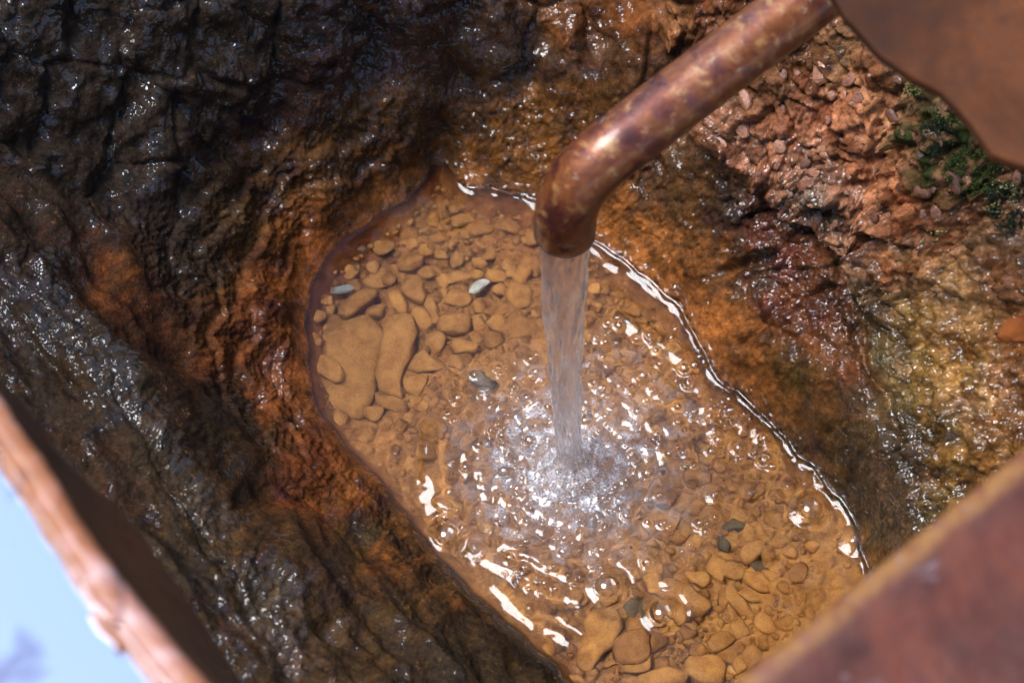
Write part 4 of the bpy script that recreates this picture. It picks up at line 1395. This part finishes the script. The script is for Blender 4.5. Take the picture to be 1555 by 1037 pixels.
while cnt < 120 and tries < 6000:
    tries += 1
    u_, v_ = rnd.uniform(1030, 1555), rnd.uniform(20, 520)
    if not inside(RUBBLE, np.array([u_ - 12.0]), np.array([v_ + 8.0]))[0]: continue
    if v_ > 340: continue
    s_ = rnd.choice([8, 10, 12, 14, 18, 24, 30])
    if any((a - u_) ** 2 + (b - v_) ** 2 < ((c + s_) * .42) ** 2 for a, b, c in got): continue
    p = drop(u_, v_); nn = Vector(NB[drop_i(u_, v_)]).normalized()
    got.append((u_, v_, s_)); cnt += 1
    o = link('rock_chunk', CH[cnt % 12], SETTING['rubble_slope'])
    sc = s_ * px(p[2]) * .5
    o.scale = (sc * rnd.uniform(1.0, 1.5), sc * rnd.uniform(.7, 1.0), sc * rnd.uniform(.4, .6))
    o.rotation_euler = (nn.to_track_quat('Z', 'Y').to_matrix() @ Matrix.Rotation(rnd.uniform(0, 6.28), 3, 'Z')).to_euler()
    o.location = Vector(p) + nn * sc * -.12

# ------------------------------------------------------------------ moss on the slope under the plate
KM = NT('moss')
oi = KM.n('ShaderNodeNewGeometry').outputs['Random Per Island']
KM.principled(**{'Base Color': KM.ramp(oi, [(0, (.016, .028, .006)), (.55, (.055, .085, .012)), (.9, (.11, .14, .022)), (1, (.2, .2, .05))]), 'Roughness': .7})
KD = NT('dark_moss')
oi = KD.n('ShaderNodeNewGeometry').outputs['Random Per Island']
KD.principled(**{'Base Color': KD.ramp(oi, [(0, (.010, .018, .012)), (.8, (.025, .045, .02)), (1, (.06, .09, .03))]), 'Roughness': .6})
KY = NT('pale_lichen')
oi = KY.n('ShaderNodeNewGeometry').outputs['Random Per Island']
KY.principled(**{'Base Color': KY.ramp(oi, [(0, (.2, .2, .05)), (1, (.38, .36, .15))]), 'Roughness': .8})


def moss(u0, v0, wpx, hpx, n, mat, label, size=.0014, name='moss'):
    V = []; Fc = []
    for _ in range(n):
        a = rnd.uniform(0, 6.28); q_ = math.sqrt(rnd.random())
        u_ = u0 + wpx * q_ * math.cos(a); v_ = v0 + hpx * q_ * math.sin(a)
        if mnoise.noise(Vector((u_ * .05, v_ * .05, 1))) < -.12: continue
        p = Vector(drop(u_, v_)); nn = Vector(NB[drop_i(u_, v_)]).normalized()
        for _k in range(4):
            d_ = (nn + Vector((rnd.uniform(-1, 1), rnd.uniform(-1, 1), rnd.uniform(-.4, 1)))).normalized()
            s_ = d_.cross(Vector((rnd.random(), rnd.random(), rnd.random()))).normalized()
            L = size * rnd.uniform(.6, 1.5); wd = L * .22
            b0 = p - nn * .0004 + Vector((rnd.uniform(-1, 1), rnd.uniform(-1, 1), 0)) * .0008
            k = len(V)
            V += [tuple(b0 - s_ * wd), tuple(b0 + s_ * wd), tuple(b0 + d_ * L * .6 + s_ * wd * 1.1), tuple(b0 + d_ * L)]
            Fc.append((k, k + 1, k + 2, k + 3))
    o = link(name, mesh_np(name, np.array(V), np.array(Fc), mat))
    tag(o, label, name, kind='stuff')


moss(1476, 262, 42, 34, 2600, KM.m, 'bright green moss on the slope below the brown plate')
moss(1425, 210, 26, 26, 1500, KD.m, 'blackish moss clump left of the green moss')
moss(1530, 300, 30, 60, 2200, KD.m, 'dark moss under the plate at the right margin')
moss(1450, 175, 45, 14, 500, KM.m, 'thin green moss along the plate edge', .0018)
moss(1395, 135, 26, 10, 160, KM.m, 'sparse green moss in the crack by the plate corner', .0016)
moss(1520, 300, 26, 40, 60, KY.m, 'pale yellow lichen flecks in the dark moss', .0022, 'lichen')
moss(1415, 358, 30, 14, 20, KY.m, 'pale yellow lichen flecks low on the wet slope', .002, 'lichen')

# ------------------------------------------------------------------ metal plates and beam
def slab(name, outline_px, z, thick, mat, bev=.002, ztilt=None, jag=0.0, seed=0, hw=None):
    """sheet of metal: outline given where its upper face is seen, height z (or ztilt(u,v))"""
    pts = []
    m = len(outline_px)
    g = random.Random(seed)
    for i in range(m):
        a = outline_px[i]; b = outline_px[(i + 1) % m]
        L = math.hypot(b[0] - a[0], b[1] - a[1]); k = max(1, int(L / 14)) if jag else 1
        for j in range(k):
            t = j / k
            jx = (g.uniform(-1, 1)) * jag if j else 0
            uu = a[0] + (b[0] - a[0]) * t; vv = a[1] + (b[1] - a[1]) * t
            nx, ny = -(b[1] - a[1]) / L, (b[0] - a[0]) / L
            uu += nx * jx; vv += ny * jx
            pts.append(Vector(tuple(at(uu, vv, ztilt(uu, vv) if ztilt else z))))
    bm = bmesh.new()
    vs = [bm.verts.new(p) for p in pts]
    f = bm.faces.new(vs)
    if f.normal.z < 0 or True:
        bm.normal_update()
        if f.normal.z < 0: f.normal_flip()
    ext = bmesh.ops.extrude_face_region(bm, geom=[f])
    nv = [e for e in ext['geom'] if isinstance(e, bmesh.types.BMVert)]
    bmesh.ops.translate(bm, verts=nv, vec=(0, 0, -thick))
    bmesh.ops.recalc_face_normals(bm, faces=bm.faces)
    if bev:
        bmesh.ops.bevel(bm, geom=[e for e in bm.edges if abs((e.verts[0].co - e.verts[1].co).normalized().z) < .9], offset=bev, segments=3, profile=.5, affect='EDGES')
    me = bpy.data.meshes.new(name)
    bmesh.ops.triangulate(bm, faces=[f for f in bm.faces if len(f.verts) > 4])
    bm.to_mesh(me); bm.free()
    me.materials.append(mat)
    for p_ in me.polygons: p_.use_smooth = False
    return me


# brown plate, top right
k, c = mat_rust('brown_rusty_plate', [(.020, .0050, .001), (.040, .0105, .002), (.066, .019, .0045), (.026, .006, .0012)], 14, (.75, .9), .0, .0004, coat=.0)
sc_ = k.ramp(k.noise(60, 5, .8, k.mapping(k.coord(), (1, 5, 1), (0, 0, .5)), 1.0), [(.68, 0.0), (.74, 1.0)])
pb = k.out.inputs[0].links[0].from_node
k.put(pb.inputs['Base Color'], k.mix(k.math('MULTIPLY', sc_, .5), c, (.3, .2, .15)))
me = slab('brown_plate', [(1236, -40), (1269, 0), (1284, 26), (1338, 84), (1388, 118), (1430, 140), (1476, 188), (1508, 234), (1545, 248), (1700, 300), (1800, 100), (1700, -160), (1260, -160)], .40, .006, k.m, .0012, jag=.7, seed=4)
o = link('brown_plate', me); tag(o, 'flat brown rusty metal plate over the upper right corner', 'metal plate')

# beam, bottom right: a steel section with a worn yellowish edge
def beam():
    z1 = .47
    A_ = Vector(tuple(at(1072, 1065, z1))); B_ = Vector(tuple(at(1602, 638, z1)))
    d_ = (B_ - A_).normalized(); n_ = Vector((d_.y, -d_.x, 0)); n_ = n_ if n_.y < 0 else -n_
    A_ -= d_ * .12; B_ += d_ * .25
    prof = []   # (outward, height): rounded edge, then a face that drops slightly, then a lip
    for i in range(9):
        a = math.pi * (1 - i / 8 * .5)
        prof.append((.005 + .005 * math.cos(a), -.005 + .005 * math.sin(a)))
    prof = [(0, -.040)] + prof + [(.016, .0), (.022, -.0015), (.05, -.004), (.09, -.006), (.16, -.006), (.17, -.010), (.17, -.04)]
    V = []; Fc = []
    N = 150
    for i in range(N + 1):
        p = A_.lerp(B_, i / N)
        for (a, h) in prof:
            wob = .0007 * mnoise.noise(Vector((i * .12, a * 60, h * 60)))
            V.append(tuple(p + n_ * (a + wob) + Vector((0, 0, h + wob))))
    m = len(prof)
    for i in range(N):
        for j in range(m - 1):
            a = i * m + j
            Fc.append((a, a + 1, a + 1 + m, a + m))
    me = mesh_np('iron_beam', np.array(V), np.array(Fc)[:, ::-1], None)
    # distance from the worn edge as an attribute for the wear
    e = np.array([(Vector(v) - A_).dot(n_) for v in V], np.float32)
    at_ = me.attributes.new('edge', 'FLOAT', 'POINT'); at_.data.foreach_set('value', e)
    s = np.array([(Vector(v) - A_).dot(d_) for v in V], np.float32)
    at_ = me.attributes.new('along', 'FLOAT', 'POINT'); at_.data.foreach_set('value', s)
    k = NT('worn_purple_rust')
    co = k.coord()
    ed = k.attr('edge', 'Fac'); al = k.attr('along', 'Fac')
    n1 = k.noise(22, 6, .6, co, .6); n2 = k.noise(90, 5, .6, co)
    face = k.ramp(n1, [(.3, (.024, .007, .005)), (.45, (.055, .014, .008)), (.58, (.085, .021, .010)), (.72, (.050, .016, .015))])
    wear = k.ramp(n2, [(.35, (.11, .036, .015)), (.5, (.17, .075, .018)), (.65, (.12, .042, .024))])
    m1 = k.maprange(k.math('ADD', ed, k.math('MULTIPLY', k.math('SUBTRACT', n1, .5), .012)), .0050, .0095, 1.0, 0.0)
    c = k.mix(m1, face, wear)
    # runs of dirt across the face
    comb = k.n('ShaderNodeCombineXYZ', X=al, Y=k.math('MULTIPLY', ed, .12))
    st = k.ramp(k.noise(28, 3, .5, comb.outputs[0], .3), [(.30, 1.0), (.345, 0.0)])
    c = k.mix(k.math('MULTIPLY', st, .6), c, (.06, .022, .022))
    pt = k.ramp(k.noise(34, 4, .6, co, .8), [(.62, 0.0), (.70, 1.0)])
    c = k.mix(k.math('MULTIPLY', pt, .55), c, (.20, .15, .17))
    k.principled(**{'Base Color': c, 'Roughness': k.maprange(n2, .3, .7, .35, .55), 'Metallic': .0, 'Specular IOR Level': .25, 'Normal': k.bump(n2, .0012, .6), 'Coat Weight': .05, 'Coat Roughness': .25})
    me.materials.append(k.m)
    return me


o = link('iron_beam', beam()); tag(o, 'blurred purple brown iron beam with worn yellow edge, lower right', 'iron beam')

# bright wet plate, bottom left, with its rusty rim and side
zt = lambda u_, v_: .50
rim_px = [(-60, 540), (0, 627), (24, 668), (60, 715), (98, 780), (135, 838), (166, 880), (200, 925), (240, 975), (300, 1045), (360, 1110)]
k = NT('mirror_wet_steel')
co = k.coord()
n1 = k.noise(30, 5, .6, co, .8)
spot = k.ramp(n1, [(.55, 0.0), (.64, 1.0)])
k.principled(**{'Base Color': k.mix(k.math('MULTIPLY', spot, .7), (.96, .97, 1.0), (.42, .33, .40)), 'Specular IOR Level': .1, 'Metallic': 1.0, 'Roughness': .03, 'Normal': k.bump(k.noise(30, 2, .5, co), .0004, .3)})
M_STEEL = k.m
root = empty('steel_cover', at(0, 900, .50)); tag(root, 'bright sky mirroring metal cover with pink rusty rim, lower left', 'metal cover')
RL = Vector(root.location)


def to_root(me):
    me.transform(Matrix.Translation(-RL)); return me


def rim_off(pts, d):
    out = []
    for i, (a, b) in enumerate(pts):
        p0 = pts[max(i - 1, 0)]; p1 = pts[min(i + 1, len(pts) - 1)]
        L = math.hypot(p1[0] - p0[0], p1[1] - p0[1])
        nx, ny = -(p1[1] - p0[1]) / L, (p1[0] - p0[0]) / L
        out.append((a + nx * d, b + ny * d))
    return out


inner = rim_off(rim_px, 14)
me = slab('cover_sheet', inner + [(300, 1400), (-500, 1400), (-500, 400)], .50, .003, M_STEEL, 0)
cs = link('cover_sheet', to_root(me), root); cs.rotation_euler = (-.075, .06, 0); cs.location.z = -.004
# rim: swept rounded strip, uneven, with one hooked drip
k = NT('pink_rust_rim')
co = k.coord()
n1 = k.noise(55, 5, .65, co, .5)
k.principled(**{'Base Color': k.ramp(n1, [(.32, (.12, .035, .022)), (.45, (.22, .075, .025)), (.55, (.26, .11, .08)), (.68, (.36, .22, .20)), (.78, (.14, .04, .03))]), 'Roughness': .55, 'Metallic': .0, 'Specular IOR Level': .3, 'Normal': k.bump(n1, .002, .6), 'Coat Weight': .12, 'Coat Roughness': .3})
M_RIM = k.m
cl = smooth_poly(rim_off(rim_px, 10), 2, False)
V = []; Fc = []; N = len(cl); seg = 20
cl3 = [Vector(tuple(at(a, b, .50))) for a, b in cl]
for i, p in enumerate(cl3):
    t = (cl3[min(i + 1, N - 1)] - cl3[max(i - 1, 0)]).normalized(); nn = Vector((-t.y, t.x, 0))
    for j in range(seg):
        a = 2 * math.pi * j / seg
        wdt = .0050 * (1 + .13 * mnoise.noise(Vector((i * .35, 0, 1))) + .16 * mnoise.noise(Vector((i * .9, math.cos(a) * 2, 4))))
        V.append(tuple(p + nn * (wdt * math.cos(a)) + Vector((0, 0, .003 + .0040 * math.sin(a)))))
for i in range(N - 1):
    for j in range(seg):
        a, b = i * seg + j, i * seg + (j + 1) % seg
        Fc.append((a, b, b + seg, a + seg))
link('rusty_rim', to_root(mesh_np('rusty_rim', np.array(V), np.array(Fc), M_RIM)), root)
hp = [Vector(tuple(at(a, b, .505))) for a, b in [(150, 880), (163, 905), (176, 925), (178, 940), (170, 950)]]
V, Fc = tube(hp, lambda i, a: [.006, .0055, .004, .003, .0012][i], 14)
link('rust_hook', to_root(mesh_np('rust_hook', np.array(V), np.array(Fc), M_RIM)), root)
# side sheet going down from the rim
k, c = mat_rust('dark_brown_side', [(.016, .007, .004), (.032, .013, .006), (.055, .020, .008), (.024, .014, .006)], 16, (.45, .7), .1, .0008)
up_ = [Vector(tuple(at(a, b, .497))) for a, b in smooth_poly(rim_off(rim_px, 2), 2, False)]
V = []; Fc = []
rowsn = 16
for i, p in enumerate(up_):
    t = (up_[min(i + 1, len(up_) - 1)] - up_[max(i - 1, 0)]).normalized(); nn = Vector((-t.y, t.x, 0)); nn = nn if nn.x > 0 else -nn
    for j in range(rowsn + 1):
        h = j / rowsn
        V.append(tuple(p + nn * (.036 * h ** .8 + .002 * math.sin(h * 9)) + Vector((0, 0, -.22 * h))))
for i in range(len(up_) - 1):
    for j in range(rowsn):
        a = i * (rowsn + 1) + j
        Fc.append((a, a + 1, a + rowsn + 2, a + rowsn + 1))
link('side_sheet', to_root(mesh_np('side_sheet', np.array(V), np.array(Fc)[:, ::-1], k.m)), root)
